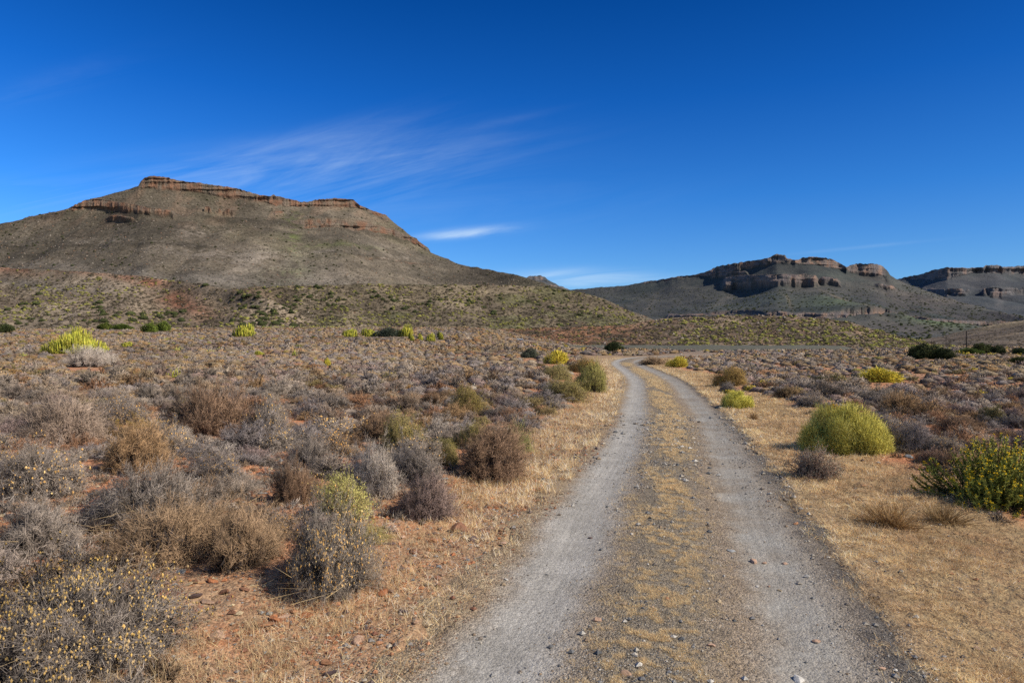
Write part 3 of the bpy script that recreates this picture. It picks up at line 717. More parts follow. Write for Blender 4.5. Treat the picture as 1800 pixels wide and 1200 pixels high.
def twig_shrub(seed, nm, ns, w, h=0.62, c_base=(0.06, 0.05, 0.045), c_mid=(0.22, 0.18, 0.17), c_tip=(0.36, 0.32, 0.31), tips=None, tipn=0, tips_size=0.02,
               nl=5, sub=0.2, straight=0.0, core=0.0, core_c=(0.05, 0.042, 0.04), leaf=None, leafn=0, leaf_size=0.03, var=0.25, droop=0.0):
    """unit-radius shrub: returns (branches soup, extras soup or None)"""
    g = np.random.default_rng(seed); lb = lobes(g, nl); S = Soup(); X = Soup()
    cb, cm, ct = map(np.array, (c_base, c_mid, c_tip))
    E, _ = lobe_points(g, nm, lb, h); st_ = g.random(nm) < 0.22; E[st_] *= g.uniform(1.05, 1.36, (int(st_.sum()), 1)); E[:, :2] *= g.uniform(0.78, 1.12, 2)
    a = g.random(nm) * 6.283; B = np.stack([np.cos(a), np.sin(a), np.zeros(nm)], 1) * (g.random(nm)[:, None] * 0.18) + E * np.array([0.25, 0.25, 0]) ; B[:, 2] = 0
    Cn = B + (E - B) * 0.5 + np.stack([np.zeros(nm), np.zeros(nm), 0.12 * (1 - straight) * np.ones(nm)], 1) + g.normal(size=(nm, 3)) * 0.05
    t = np.linspace(0, 1, 4)[None, :, None]
    P = (1 - t) ** 2 * B[:, None] + 2 * t * (1 - t) * Cn[:, None] + t ** 2 * E[:, None]
    v = (1 + var * g.normal(size=(nm, 1, 1)) * 0.5)
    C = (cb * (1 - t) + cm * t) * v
    S.ribbon(P, np.broadcast_to(np.linspace(2.2, 0.9, 4)[None] * w, (nm, 4)), C, g)
    # side twigs, denser towards the shell
    k = g.integers(0, nm, ns); tt = g.uniform(0.2, 1.0, ns) ** 0.6
    T = tt[:, None]
    p = (1 - T) ** 2 * B[k] + 2 * T * (1 - T) * Cn[k] + T ** 2 * E[k]
    fwd = unit(2 * (1 - T) * (Cn[k] - B[k]) + 2 * T * (E[k] - Cn[k]))
    d = unit(fwd * 0.7 + g.normal(size=(ns, 3)) * 0.75 + np.array([0, 0, 0.2 - droop])); p = p + g.normal(size=(ns, 3)) * 0.025; p[:, 2] = np.maximum(p[:, 2], 0)
    L = sub * g.uniform(0.4, 1.2, ns)
    vv = (1 + var * g.normal(size=(ns, 1)))
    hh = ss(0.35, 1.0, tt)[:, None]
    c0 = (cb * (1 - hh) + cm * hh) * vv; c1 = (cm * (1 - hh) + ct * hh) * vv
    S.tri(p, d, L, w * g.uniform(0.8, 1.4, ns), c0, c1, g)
    tipP = p + d * L[:, None]
    if core > 0:
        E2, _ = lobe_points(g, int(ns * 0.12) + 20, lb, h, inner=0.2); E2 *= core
        S.tri(E2, unit(g.normal(size=E2.shape)), 0.09 * np.ones(len(E2)), 0.035 * np.ones(len(E2)), np.broadcast_to(core_c, E2.shape), np.broadcast_to(core_c, E2.shape), g)  # dark filler inside the crown, coloured to stand in for inner shade
    ext = None
    outer = np.where(tt > 0.75)[0]
    if tips is not None and tipn:
        sel = g.choice(outer, tipn); q = tipP[sel]
        # clustering of heads on the lit upper parts
        m = (q[:, 2] > 0.10) & (vnoise(q[:, 0] * 3 + 9, q[:, 1] * 3, q[:, 2] * 3, seed) > 0.32); q = q[m]
        cc = np.array(tips)[g.integers(0, len(tips), len(q))] * (1 + 0.2 * g.normal(size=(len(q), 1)))
        X.blob(q, tips_size * g.uniform(0.6, 1.25, len(q)), cc, g, 1.1); ext = X
    if leaf is not None and leafn:
        sel = g.choice(outer, leafn); q = tipP[sel] + g.normal(size=(leafn, 3)) * 0.03
        lc = np.array(leaf); cc = lc[g.integers(0, len(lc), leafn)] * (1 + 0.22 * g.normal(size=(leafn, 1)))
        X.tri(q, unit(d[sel] + g.normal(size=(leafn, 3)) * 0.7 + [0, 0, 0.3]), leaf_size * g.uniform(0.6, 1.3, leafn), leaf_size * 0.55 * np.ones(leafn), cc * 0.8, cc, g); ext = X
    return S, ext


def feather_bush(seed, n, w, h=0.7, cols=((0.52, 0.49, 0.09), (0.64, 0.59, 0.13)), dark=(0.20, 0.19, 0.04), nl=14, L=0.13, lr=(0.22, 0.38), spread=0.72, masses=None):
    """dense soft bush made of many small plumes"""
    g = np.random.default_rng(seed); c, rad, hh = lobes(g, nl, spread, lr[0], lr[1]); S = Soup()
    r = np.linalg.norm(c[:, :2], axis=1); zc = np.clip(h * (1 - r ** 2) - rad * 0.7, 0.02, None) * g.uniform(0.6, 1.05, nl)
    c[:, 2] = zc
    if masses:
        pick_ = g.integers(0, len(masses), nl); M = np.array(masses)[pick_]; dd_ = unit(g.normal(size=(nl, 3)) + [0, -0.15, 0.35]); dd_[:, 2] = np.abs(dd_[:, 2])
        c = np.stack([M[:, 0] + dd_[:, 0] * (M[:, 2] - rad * 0.7), M[:, 1] + dd_[:, 1] * (M[:, 2] - rad * 0.7), np.maximum(dd_[:, 2] * (M[:, 3] - rad * 0.7), 0.03)], 1)
    c = np.vstack([c, c * np.array([1, 1, 0.3])]); rad = np.concatenate([rad, rad * 1.05])
    k = g.integers(0, len(c), n); d = unit(g.normal(size=(n, 3)) + [0, 0, 0.25]); rr = rad[k] * g.uniform(0.3, 1.0, n) ** 0.6
    p = c[k] + d * rr[:, None] + g.normal(size=(n, 3)) * 0.034; m = p[:, 2] > 0.0; p, d, rr, k = p[m], d[m], rr[m], k[m]; n = len(p)
    q = (rr / rad[k])[:, None]; pick = np.array(cols)[k % len(cols)] * (0.85 + 0.3 * ((k * 37) % 11) / 11)[:, None] * (1 + 0.18 * g.normal(size=(n, 1)))
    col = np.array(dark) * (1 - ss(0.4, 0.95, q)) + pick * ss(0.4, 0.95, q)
    S.tri(p, unit(d + g.normal(size=(n, 3)) * 0.5 + [0, 0, 0.25]), L * g.uniform(0.5, 1.2, n), w * np.ones(n), col * 0.85, col * 1.1, g)
    T = Soup(); nb = 60
    e = c[g.integers(0, len(c), nb)] + g.normal(size=(nb, 3)) * 0.05; b0 = e * np.array([0.2, 0.2, 0]); P = np.stack([b0, (b0 + e) / 2 + [0, 0, 0.03], e], 1)
    T.ribbon(P, np.broadcast_to(np.array([[0.03, 0.02, 0.008]]), (nb, 3)), np.full((nb, 3, 3), 0.14) * np.array([1.1, 0.9, 0.7]), g)
    return T, S


def flower_bush(seed, n_st, w, h=0.75, leafn=26, leaf=((0.27, 0.31, 0.06), (0.44, 0.45, 0.11)), flower=((0.85, 0.62, 0.02), (0.75, 0.5, 0.02)), fsize=0.022, fl=1.0):
    g = np.random.default_rng(seed); S = Soup(); Lf = Soup(); Fl = Soup(); lb = lobes(g, 6, 0.5, 0.45, 0.65)
    E, _ = lobe_points(g, n_st, lb, h, inner=0.8); B = E * np.array([0.35, 0.35, 0]) + g.normal(size=(n_st, 3)) * np.array([0.06, 0.06, 0])
    Cn = B * 0.3 + E * 0.7 - np.array([0, 0, 0.16]) * g.random((n_st, 1)); t = np.linspace(0, 1, 5)[None, :, None]
    P = (1 - t) ** 2 * B[:, None] + 2 * t * (1 - t) * Cn[:, None] + t ** 2 * E[:, None]
    C = np.array([0.11, 0.08, 0.05]) * (1 - t) + np.array([0.17, 0.18, 0.06]) * t + np.zeros((n_st, 5, 3))
    S.ribbon(P, np.broadcast_to(np.linspace(1.8, 0.7, 5)[None] * w, (n_st, 5)), C, g)
    n = n_st * leafn; k = g.integers(0, n_st, n); T = (g.uniform(0.12, 1.0, n) ** 0.75)[:, None]
    p = (1 - T) ** 2 * B[k] + 2 * T * (1 - T) * Cn[k] + T ** 2 * E[k]
    fwd = unit(2 * (1 - T) * (Cn[k] - B[k]) + 2 * T * (E[k] - Cn[k]))
    cc = np.array(leaf)[g.integers(0, len(leaf), n)] * (1 + 0.2 * g.normal(size=(n, 1))) * (0.22 + 0.78 * ss(0.4, 0.92, T))  # lower leaves darkened in colour, standing in for shade within the bush
    Lf.tri(p, unit(fwd * 0.6 + g.normal(size=(n, 3)) * 0.6 + [0, 0, 0.2]), 0.05 * g.uniform(0.6, 1.2, n), 0.014 * np.ones(n), cc * 0.85, cc * 1.1, g)
    m = g.random(n_st) < fl; q = E[m]; nf = len(q)
    for _ in range(3):
        fc = np.array(flower)[g.integers(0, len(flower), nf)]
        Fl.blob(q + g.normal(size=(nf, 3)) * fsize * 0.8 + [0, 0, fsize], fsize * g.uniform(0.5, 1.0, nf), fc, g, 0.7)
    return S, Lf, Fl


def finger_bush(seed, n, w, h=0.62, cols=((0.60, 0.62, 0.09), (0.70, 0.66, 0.12), (0.48, 0.54, 0.09)), dark=(0.22, 0.21, 0.05)):
    """milkbush: a dome of upright fleshy stems"""
    g = np.random.default_rng(seed); S = Soup(); lb = lobes(g, 7, 0.6, 0.35, 0.55)
    E, _ = lobe_points(g, n, lb, h, inner=0.8); L = g.uniform(0.25, 0.45, n) * h
    B = E * np.array([0.93, 0.93, 1]) - np.stack([np.zeros(n), np.zeros(n), L], 1); B[:, 2] = np.maximum(B[:, 2], 0)
    P = np.stack([B, (B + E) / 2 + g.normal(size=(n, 3)) * 0.01, E], 1)
    cc = np.array(cols)[g.integers(0, len(cols), n)] * (1 + 0.15 * g.normal(size=(n, 1)))
    C = np.stack([np.array(dark) + cc * 0.1, cc * 0.75, cc * 1.1], 1)
    S.ribbon(P, np.broadcast_to(np.array([[1, 1, 0.5]]) * w, (n, 3)), C, g)
    S.ribbon(P + [0.003, 0.003, 0], np.broadcast_to(np.array([[1, 1, 0.5]]) * w, (n, 3)), C, g)
    T = Soup(); nb = 50; e = E[:nb] * np.array([0.8, 0.8, 0.7]); b0 = e * np.array([0.2, 0.2, 0])
    T.ribbon(np.stack([b0, (b0 + e) / 2, e], 1), np.broadcast_to(np.array([[0.04, 0.03, 0.015]]), (nb, 3)), np.full((nb, 3, 3), 0.12), g)
    return T, S


def far_bush(seed, n, cols, h=0.7, dark=0.35, size=0.42):
    g = np.random.default_rng(seed); S = Soup(); lb = lobes(g, 4, 0.4, 0.45, 0.7)
    E, d = lobe_points(g, n, lb, h, inner=0.35); cc = np.array(cols)[g.integers(0, len(cols), n)]
    if n >= 40:
        nr, na = 4, 9; ph = np.linspace(0.0, math.pi / 2, nr + 1)[:, None]; an = np.linspace(0, 2 * math.pi, na + 1)[None, :-1]
        rr = 0.72 * (0.85 + 0.4 * g.random((nr + 1, na))); rr[-1] = rr[-1].mean()
        bx, by, bz = np.cos(ph) * np.cos(an) * rr, np.cos(ph) * np.sin(an) * rr, np.sin(ph) * rr * h + 0 * an
        Bp = np.stack([bx, by, bz], -1); base_ = np.array(cols).mean(0)
        for i in range(nr):
            for j in range(na):
                a_, b_, c_, d_ = Bp[i, j], Bp[i, (j + 1) % na], Bp[i + 1, (j + 1) % na], Bp[i + 1, j]
                k0 = 0.22 + 0.6 * (i / nr); k1 = 0.22 + 0.6 * ((i + 1) / nr); w_ = g.uniform(0.85, 1.15)  # dome shading put into the colour: dark foot, light top
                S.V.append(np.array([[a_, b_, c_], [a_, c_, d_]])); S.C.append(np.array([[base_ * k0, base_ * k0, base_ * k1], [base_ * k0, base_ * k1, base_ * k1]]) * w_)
    q = ss(0.0, h, E[:, 2:3]); cc = cc * (dark + (1 - dark) * q) * (1 + 0.12 * g.normal(size=(n, 1)))  # tufts darkened by height, shade of the lower crown painted in
    S.tri(E, unit(d + g.normal(size=(n, 3)) * 0.8), size * g.uniform(0.5, 1.0, n), size * 0.55 * np.ones(n), cc * 0.85, cc, g)
    return S


def leafy_tree(seed, n, cols=((0.06, 0.08, 0.03), (0.09, 0.11, 0.04)), h=0.8):
    g = np.random.default_rng(seed); S, Lf = feather_bush(seed, n, 0.05, h, cols, (0.02, 0.025, 0.012), 12, 0.08, (0.2, 0.34), 0.7)
    return S, Lf


def scatter_soup(variants, pos, size, rot, tint, g, zs=None):
    """place unit soups: returns merged V, C"""
    Vs, Cs, Ns = [], [], []; k = g.integers(0, len(variants), len(pos))
    for i, (V, C) in enumerate(variants):
        m = np.where(k == i)[0]
        if not len(m): continue
        c, s_ = np.cos(rot[m]), np.sin(rot[m]); z = (1 if zs is None else zs[m])
        x = V[None, ..., 0] * c[:, None, None] - V[None, ..., 1] * s_[:, None, None]
        y = V[None, ..., 0] * s_[:, None, None] + V[None, ..., 1] * c[:, None, None]
        zz = V[None, ..., 2] * (np.ones(len(m)) * z)[:, None, None]
        W = np.stack([x, y, zz], -1) * size[m][:, None, None, None] + pos[m][:, None, None, :]
        CC = C[None] * tint[m][:, None, None, :]; O = outward(V)
        Ns.append(np.stack([O[None, ..., 0] * c[:, None, None] - O[None, ..., 1] * s_[:, None, None], O[None, ..., 0] * s_[:, None, None] + O[None, ..., 1] * c[:, None, None],
                            O[None, ..., 2] + 0 * c[:, None, None]], -1).reshape(-1, 3, 3).astype(np.float32))
        Vs.append(W.reshape(-1, 3, 3).astype(np.float32)); Cs.append(np.clip(CC, 0, 1).reshape(-1, 3, 3).astype(np.float32))
    return np.concatenate(Vs), np.concatenate(Cs), np.concatenate(Ns)


def stuff(name, V, C, mat, label, cat, N=None):
    return link(name, mesh_tris(name, V, C, mat, N), label=label, category=cat, kind='stuff')


# ------------------------------------------------------------------ shrub library
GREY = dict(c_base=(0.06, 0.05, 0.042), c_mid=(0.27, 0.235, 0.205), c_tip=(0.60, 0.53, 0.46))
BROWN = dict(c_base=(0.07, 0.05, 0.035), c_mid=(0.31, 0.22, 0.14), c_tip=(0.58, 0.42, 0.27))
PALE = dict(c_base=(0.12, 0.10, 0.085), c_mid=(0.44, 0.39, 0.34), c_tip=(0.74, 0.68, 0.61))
OLIVE = dict(c_base=(0.11, 0.085, 0.05), c_mid=(0.32, 0.26, 0.13), c_tip=(0.52, 0.44, 0.20))
AMB = ((0.74, 0.46, 0.15), (0.60, 0.38, 0.14), (0.80, 0.58, 0.26))
YEL = ((0.72, 0.50, 0.17), (0.60, 0.42, 0.15), (0.50, 0.38, 0.2))
OLF = ((0.42, 0.37, 0.11), (0.54, 0.47, 0.15), (0.30, 0.29, 0.10))
GRF = ((0.26, 0.31, 0.10), (0.35, 0.38, 0.13))
YGF = ((0.58, 0.55, 0.17), (0.68, 0.63, 0.24), (0.45, 0.45, 0.14))

LIB = {}


def mk(key, res, parts, mats):
    out = []
    for sp, nm, mt in zip(res, parts, mats):
        if sp is None: continue
        V, C = sp.get(); out.append((nm, mesh_tris(nm, V, C, mt)))
    LIB[key] = out


NEARW, MIDW, FARW = 0.0042, 0.0085, 0.019      # twig widths relative to the radius
KINDS = {
    'grey_shrub': dict(**GREY),
    'brown_shrub': dict(**BROWN, straight=0.5),
    'amber_shrub': dict(**GREY, tips=AMB, tipn=520),
    'olive_shrub': dict(**OLIVE, leaf=OLF, leafn=6000),
    'pale_shrub': dict(**PALE),
}
EXTRA = {'grey_shrub': None, 'amber_shrub': 'seed_heads', 'olive_shrub': 'foliage', 'brown_shrub': None, 'pale_shrub': None}


def build_library():
    for kd, par in KINDS.items():
        for lod, (nm, ns, w, fr) in {'near': (420, 34000, NEARW, 1.0), 'mid': (160, 9000, MIDW, 0.45), 'far': (50, 2200, FARW, 0.16)}.items():
            for v in range(5):
                p = dict(par); nm_, ns_ = (nm, ns) if v < 3 else (int(nm * 0.7), int(ns * 0.45))
                if 'tipn' in p: p['tipn'] = int(p['tipn'] * fr); p['tips_size'] = {'near': 0.016, 'mid': 0.022, 'far': 0.036}[lod]
                if 'leafn' in p: p['leafn'] = int(p['leafn'] * fr); p['leaf_size'] = {'near': 0.03, 'mid': 0.045, 'far': 0.08}[lod]
                sub = {'near': 0.10, 'mid': 0.13, 'far': 0.18}[lod]
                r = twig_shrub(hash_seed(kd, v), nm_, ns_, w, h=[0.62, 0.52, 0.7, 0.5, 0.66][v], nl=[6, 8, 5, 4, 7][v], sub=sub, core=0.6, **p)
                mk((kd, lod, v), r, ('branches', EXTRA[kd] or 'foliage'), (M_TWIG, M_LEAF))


def hash_seed(kd, v):
    return (sum(ord(c) * (i + 3) for i, c in enumerate(kd)) * 7 + v * 131) % 100000


def at(px, py, dz=0.0):
    """ground point seen at a pixel of the 1800x1200 photograph"""
    ds = DS; xs = (px - 900) / F * ds; u = np.interp(ds, CL[:, 1], CL[:, 0]); u = (xs - u) * 0.9
    z = ground_z(xs, ds, u); yy = 600 + (H - z) / ds * F
    k = np.where(yy <= py)[0]; k = k[0] if len(k) else int(np.argmin(yy))
    return float(xs[k]), float(ds[k]), float(z[k])


DS = 2.6 * (230 / 2.6) ** np.linspace(0, 1, 1500)


# placed occupancy: list of (x, y, r)
OCC = []


def put(name, parts, loc, size, rot, label, cat, group=None, tint=(1, 1, 1), zs=1.0, as_parts=True, keep=True):
    """one plant: an empty with its parts, or a single mesh when too small to show parts"""
    if as_parts and len(parts) > 1:
        o = bpy.data.objects.new(name, None); o.empty_display_size = 0.1; COL.objects.link(o)
        for nm, me in parts:
            c = bpy.data.objects.new(nm, me); COL.objects.link(c); c.parent = o; c.color = (*tint, 1)
    else:
        o = bpy.data.objects.new(name, parts[0][1]); COL.objects.link(o); o.color = (*tint, 1)
    q_ = random.uniform(0.84, 1.16); o.location = loc; o.scale = (size * q_, size / q_, size * zs); o.rotation_euler = (random.uniform(-.05, .05), random.uniform(-.05, .05), rot)
    o['label'] = label; o['category'] = cat
    if group: o['group'] = group
    if keep: OCC.append((loc[0], loc[1], size))
    return o


def mesh_ext(me):
    if me.name + 'x' not in TOPS:
        co = np.empty(len(me.vertices) * 3, np.float32); me.vertices.foreach_get('co', co)
        TOPS[me.name + 'x'] = float((np.percentile(np.abs(co[0::3]), 97.5) + np.percentile(np.abs(co[1::3]), 97.5)) / 2)
    return TOPS[me.name + 'x']


def mesh_top(me):
    if me.name not in TOPS:
        co = np.empty(len(me.vertices) * 3, np.float32); me.vertices.foreach_get('co', co); TOPS[me.name] = float(np.percentile(co[2::3], 98.5))
    return TOPS[me.name]


TOPS = {}


def hero(name, key, px, py, wpx, hpx, label, cat='shrub', tint=(1, 1, 1), rot=None, group=None):
    x, d, z = at(px, py)
    rad = 0.9 * wpx / F * d / 2 / max(mesh_ext(me) for _, me in LIB[key]); hm = hpx / F * d * (1.1 if d > 100 and name == 'milkbush' else 1.0)
    d2 = d + rad * 0.55; x2 = (px - 900) / F * d2; z2 = float(ground_z(np.array([x2]), np.array([d2]))[0])
    parts = LIB[key]
    hh = max(mesh_top(me) for _, me in parts)
    return put(name, parts, (x2, d2, z2 - 0.02), rad, random.random() * 6.28 if rot is None else rot, label, cat, group, tint, zs=hm / rad / hh * 0.92)


def build_heroes():
    mk(('corner', 0), twig_shrub(901, 620, 60000, 0.0034, h=0.62, nl=8, sub=0.075, core=0.7, tips=YEL, tipn=5200, tips_size=0.0085, c_base=(0.06, 0.05, 0.045), c_mid=(0.21, 0.185, 0.165), c_tip=(0.48, 0.43, 0.38)), ('branches', 'flower_heads'), (M_TWIG, M_LEAF))
    mk(('darkseed', 0), twig_shrub(902, 620, 52000, 0.0038, h=0.8, nl=7, sub=0.075, core=0.65, tips=AMB, tipn=2600, tips_size=0.010, c_base=(0.07, 0.06, 0.05), c_mid=(0.25, 0.22, 0.19), c_tip=(0.55, 0.49, 0.42)), ('branches', 'seed_heads'), (M_TWIG, M_LEAF))
    mk(('lime', 0), twig_shrub(903, 300, 9000, 0.006, h=0.75, nl=6, sub=0.16, core=0.5, leaf=YGF, leafn=9000, leaf_size=0.035, **OLIVE), ('branches', 'foliage'), (M_TWIG, M_LEAF))
    mk(('green', 0), twig_shrub(904, 300, 8000, 0.006, h=0.75, nl=5, sub=0.16, core=0.5, leaf=GRF, leafn=9000, leaf_size=0.035, **OLIVE), ('branches', 'foliage'), (M_TWIG, M_LEAF))
    mk(('feather', 0), feather_bush(905, 110000, 0.006, 0.66, nl=70, L=0.075, lr=(0.09, 0.22), cols=((0.82, 0.76, 0.18), (0.94, 0.86, 0.24), (0.70, 0.66, 0.14)), dark=(0.24, 0.23, 0.05), masses=[(-0.36, 0.0, 0.50, 0.50), (-0.05, 0.1, 0.60, 0.58), (-0.05, -0.2, 0.5, 0.52), (0.48, -0.05, 0.46, 0.36), (0.25, 0.0, 0.5, 0.50), (0.3, -0.2, 0.45, 0.4)]), ('branches', 'foliage'), (M_TWIG, M_LEAF))
    mk(('feather', 1), feather_bush(906, 26000, 0.014, 0.62, nl=24, L=0.09, lr=(0.14, 0.3), cols=((0.78, 0.74, 0.14), (0.90, 0.84, 0.2)), dark=(0.25, 0.24, 0.05)), ('branches', 'foliage'), (M_TWIG, M_LEAF))
    mk(('feather', 2), feather_bush(907, 6000, 0.03, 0.62, cols=((0.85, 0.70, 0.08), (0.95, 0.78, 0.12)), nl=10, L=0.14), ('branches', 'foliage'), (M_TWIG, M_LEAF))
    mk(('flower', 0), flower_bush(908, 700, 0.006, 0.72, leafn=52, fl=0.75, fsize=0.0145), ('stems', 'foliage', 'flowers'), (M_TWIG, M_LEAF, M_LEAF))
    mk(('flower', 1), flower_bush(909, 160, 0.012, 0.7, leafn=40, fl=1.0, fsize=0.03), ('stems', 'foliage', 'flowers'), (M_TWIG, M_LEAF, M_LEAF))
    mk(('finger', 0), finger_bush(910, 2600, 0.018, 0.62), ('branches', 'foliage'), (M_TWIG, M_LEAF))
    mk(('finger', 1), finger_bush(911, 700, 0.04, 0.75), ('branches', 'foliage'), (M_TWIG, M_LEAF))
    mk(('finger', 2), finger_bush(912, 60, 0.08, 1.5), ('branches', 'foliage'), (M_TWIG, M_LEAF))
    mk(('tree', 0), leafy_tree(913, 9000), ('trunk', 'crown'), (M_TWIG, M_LEAF))
    mk(('tree', 1), leafy_tree(914, 9000, ((0.14, 0.20, 0.04), (0.2, 0.27, 0.05))), ('trunk', 'crown'), (M_TWIG, M_LEAF))
    mk(('tree', 2), leafy_tree(915, 7000, ((0.10, 0.12, 0.09), (0.14, 0.16, 0.12))), ('trunk', 'crown'), (M_TWIG, M_LEAF))
    mk(('pinky', 0), twig_shrub(916, 300, 9000, 0.006, h=0.6, nl=6, sub=0.14, core=0.5, tips=((0.42, 0.27, 0.19), (0.37, 0.36, 0.28)), tipn=2400, tips_size=0.012, c_base=(0.12, 0.08, 0.06), c_mid=(0.36, 0.27, 0.21), c_tip=(0.52, 0.43, 0.35)), ('branches', 'foliage'), (M_TWIG, M_LEAF))
    mk(('drytuft', 0), twig_shrub(917, 380, 700, 0.007, h=0.8, nl=3, sub=0.2, straight=1, c_base=(0.3, 0.2, 0.1), c_mid=(0.55, 0.4, 0.2), c_tip=(0.6, 0.45, 0.25)), ('branches',), (M_GRASS,))
    N = lambda k, v=0: (k, 'near', v)
    hero('flowering_shrub', ('corner', 0), 130, 1240, 400, 205, 'grey shrub dotted with mustard yellow flower heads, lowest on the mountain side', 'shrub')
    hero('seeding_shrub', ('darkseed', 0), 572, 1072, 215, 195, 'dark rounded shrub full of tiny orange seed heads beside the stony verge')
    hero('lime_shrub', ('lime', 0), 600, 925, 125, 85, 'lime green leafy shrub just behind the dark orange-speckled shrub')
    hero('pale_shrub', N('pale_shrub'), 650, 882, 100, 90, 'silvery white twiggy shrub behind the lime green shrub')
    hero('brown_shrub', N('brown_shrub'), 300, 1010, 230, 110, 'sprawling brown twiggy shrub behind the yellow-flowered corner shrub')
    hero('brown_shrub', N('brown_shrub', 1), 425, 1012, 150, 100, 'brown twiggy shrub touching the dark orange-speckled shrub')
    hero('grey_shrub', N('grey_shrub'), 262, 938, 220, 100, 'wide grey-brown shrub on bare red soil behind the sprawling brown shrub')
    hero('grey_shrub', N('grey_shrub', 1), 60, 985, 150, 85, 'dark grey wispy shrub at the frame edge beside a patch of red stones')
    hero('amber_shrub', N('amber_shrub'), 70, 880, 190, 100, 'grey shrub with dull yellow tips spreading in from the frame edge')
    hero('brown_shrub', N('brown_shrub', 2), 225, 838, 130, 88, 'round tan-brown twiggy shrub with an even domed outline', tint=(1.15, 1.08, 0.95))
    hero('amber_shrub', N('amber_shrub', 1), 305, 800, 95, 66, 'grey shrub with orange tips touching the round tan-brown shrub')
    hero('amber_shrub', N('amber_shrub', 2), 385, 852, 110, 64, 'dark grey shrub with whitish and amber tips on open red soil', tint=(0.85, 0.85, 0.9))
    hero('grey_shrub', N('grey_shrub', 2), 540, 828, 80, 62, 'small smoky grey dome shrub between two patches of red stones')
    hero('brown_shrub', N('brown_shrub'), 360, 768, 140, 92, 'tall brown shrub standing over the grey shrubs in the middle of the plain', tint=(0.95, 0.9, 0.95))
    hero('amber_shrub', N('amber_shrub'), 468, 780, 95, 80, 'upright grey shrub with amber tips beside the tall brown shrub')
    hero('grey_shrub', N('grey_shrub', 1), 110, 785, 125, 85, 'fine brownish grey shrub with feathery pale twigs', tint=(1.1, 1.0, 0.92))
    hero('amber_shrub', N('amber_shrub', 1), 212, 748, 110, 55, 'low dark shrub with many amber tips behind the round tan-brown shrub', tint=(0.8, 0.78, 0.78))
    hero('olive_shrub', N('olive_shrub'), 700, 790, 90, 66, 'olive shrub with grey lower twigs beside flat red stones')
    hero('brown_shrub', N('brown_shrub', 2), 852, 852, 150, 95, 'big dark brown bush beside the straw-coloured verge', tint=(0.72, 0.68, 0.72))
    hero('green_shrub', ('green', 0), 905, 800, 66, 60, 'fresh green leafy shrub growing out of the big dark brown bush')
    hero('olive_shrub', N('olive_shrub', 1), 828, 792, 66, 48, 'olive shrub behind the big dark brown bush')
    hero('olive_shrub', N('olive_shrub', 2), 790, 822, 50, 45, 'small olive green shrub at the side of the big dark brown bush')
    hero('grey_shrub', N('grey_shrub'), 748, 926, 105, 72, 'purple-brown twiggy shrub beside the rust-coloured round boulder', tint=(0.9, 0.78, 0.8))
    hero('brown_shrub', N('brown_shrub', 1), 515, 885, 90, 70, 'dull brown shrub behind the lime green shrub on stony red soil', tint=(0.8, 0.75, 0.78))
    hero('grey_shrub', N('grey_shrub', 2), 740, 862, 110, 65, 'low greyish shrub between the silvery shrub and the big dark brown bush')
    hero('olive_shrub', N('olive_shrub', 2), 822, 728, 80, 50, 'olive-brown shrub well behind the fresh green leafy shrub', tint=(0.95, 0.9, 0.8))
    hero('olive_shrub', N('olive_shrub'), 985, 706, 105, 42, 'long low olive shrub close to the verge')
    hero('olive_shrub', N('olive_shrub', 1), 1032, 690, 70, 56, 'dense olive green shrub where the verge pinches in before the bend', tint=(0.95, 1.05, 0.9))
    hero('olive_shrub', N('olive_shrub', 2), 975, 668, 60, 30, 'flat olive shrub behind the long low olive shrub')
    hero('olive_shrub', N('olive_shrub'), 1030, 656, 66, 26, 'brown-topped olive shrub on the inside of the bend', tint=(1.2, 0.95, 0.8))
    hero('yellow_bush', ('feather', 2), 980, 640, 44, 24, 'bright yellow bush rising behind the olive shrubs before the bend', 'bush')
    hero('grey_shrub', ('pale_shrub', 'mid', 1), 985, 662, 26, 22, 'small grey-green ball shrub in front of the bright yellow bush', tint=(0.55, 0.62, 0.5))
    hero('dark_bush', ('tree', 2), 932, 629, 28, 17, 'grey-green bush next to the small white board', 'bush')
    hero('dark_bush', ('tree', 0), 1079, 619, 34, 18, 'dark green bush standing alone in front of the gravel embankment', 'bush')
    hero('milkbush', ('finger', 0), 133, 622, 118, 40, 'large yellow-green finger-stemmed bush with dry pale twigs in front', 'bush')
    hero('pale_shrub', N('pale_shrub', 1), 150, 646, 80, 34, 'bare whitish twigs below the large yellow-green bush')
    hero('milkbush', ('finger', 1), 427, 592, 36, 19, 'single round lime green bush alone on the plain', 'bush')
    for i, (x, y, w, h, t) in enumerate([(615, 592, 30, 12, 'first and flattest of the row of lime green bushes ending at the darker bush'), (652, 592, 26, 13, 'lime green bush directly beside the wide grey-green bush'),
                                         (712, 592, 30, 19, 'tallest lime green bush of the row, past the wide grey-green bush'), (723, 599, 12, 11, 'tiny lime green bush under the tallest lime bush'),
                                         (740, 598, 13, 10, 'tiny pale lime bush between two bigger lime bushes'), (757, 600, 18, 12, 'low lime green bush near the row end'), (774, 597, 13, 13, 'last lime green bush of the row toward the bend')]):
        hero('milkbush', ('finger', 1), x, y, w, h, t, 'bush')
    hero('dark_bush', ('tree', 2), 683, 592, 52, 16, 'wide grey-green bush between lime green bushes', 'bush', tint=(0.8, 0.85, 0.85))
    hero('green_bush', ('tree', 1), 262, 584, 24, 16, 'fresh green bush pair member nearer the big yellow-green bush', 'bush')
    hero('green_bush', ('tree', 1), 286, 582, 22, 17, 'bright green bush, taller one of a touching pair', 'bush')
    hero('green_bush', ('tree', 1), 183, 579, 24, 12, 'dull green bush above the big yellow-green bush', 'bush', tint=(0.8, 0.75, 0.8))
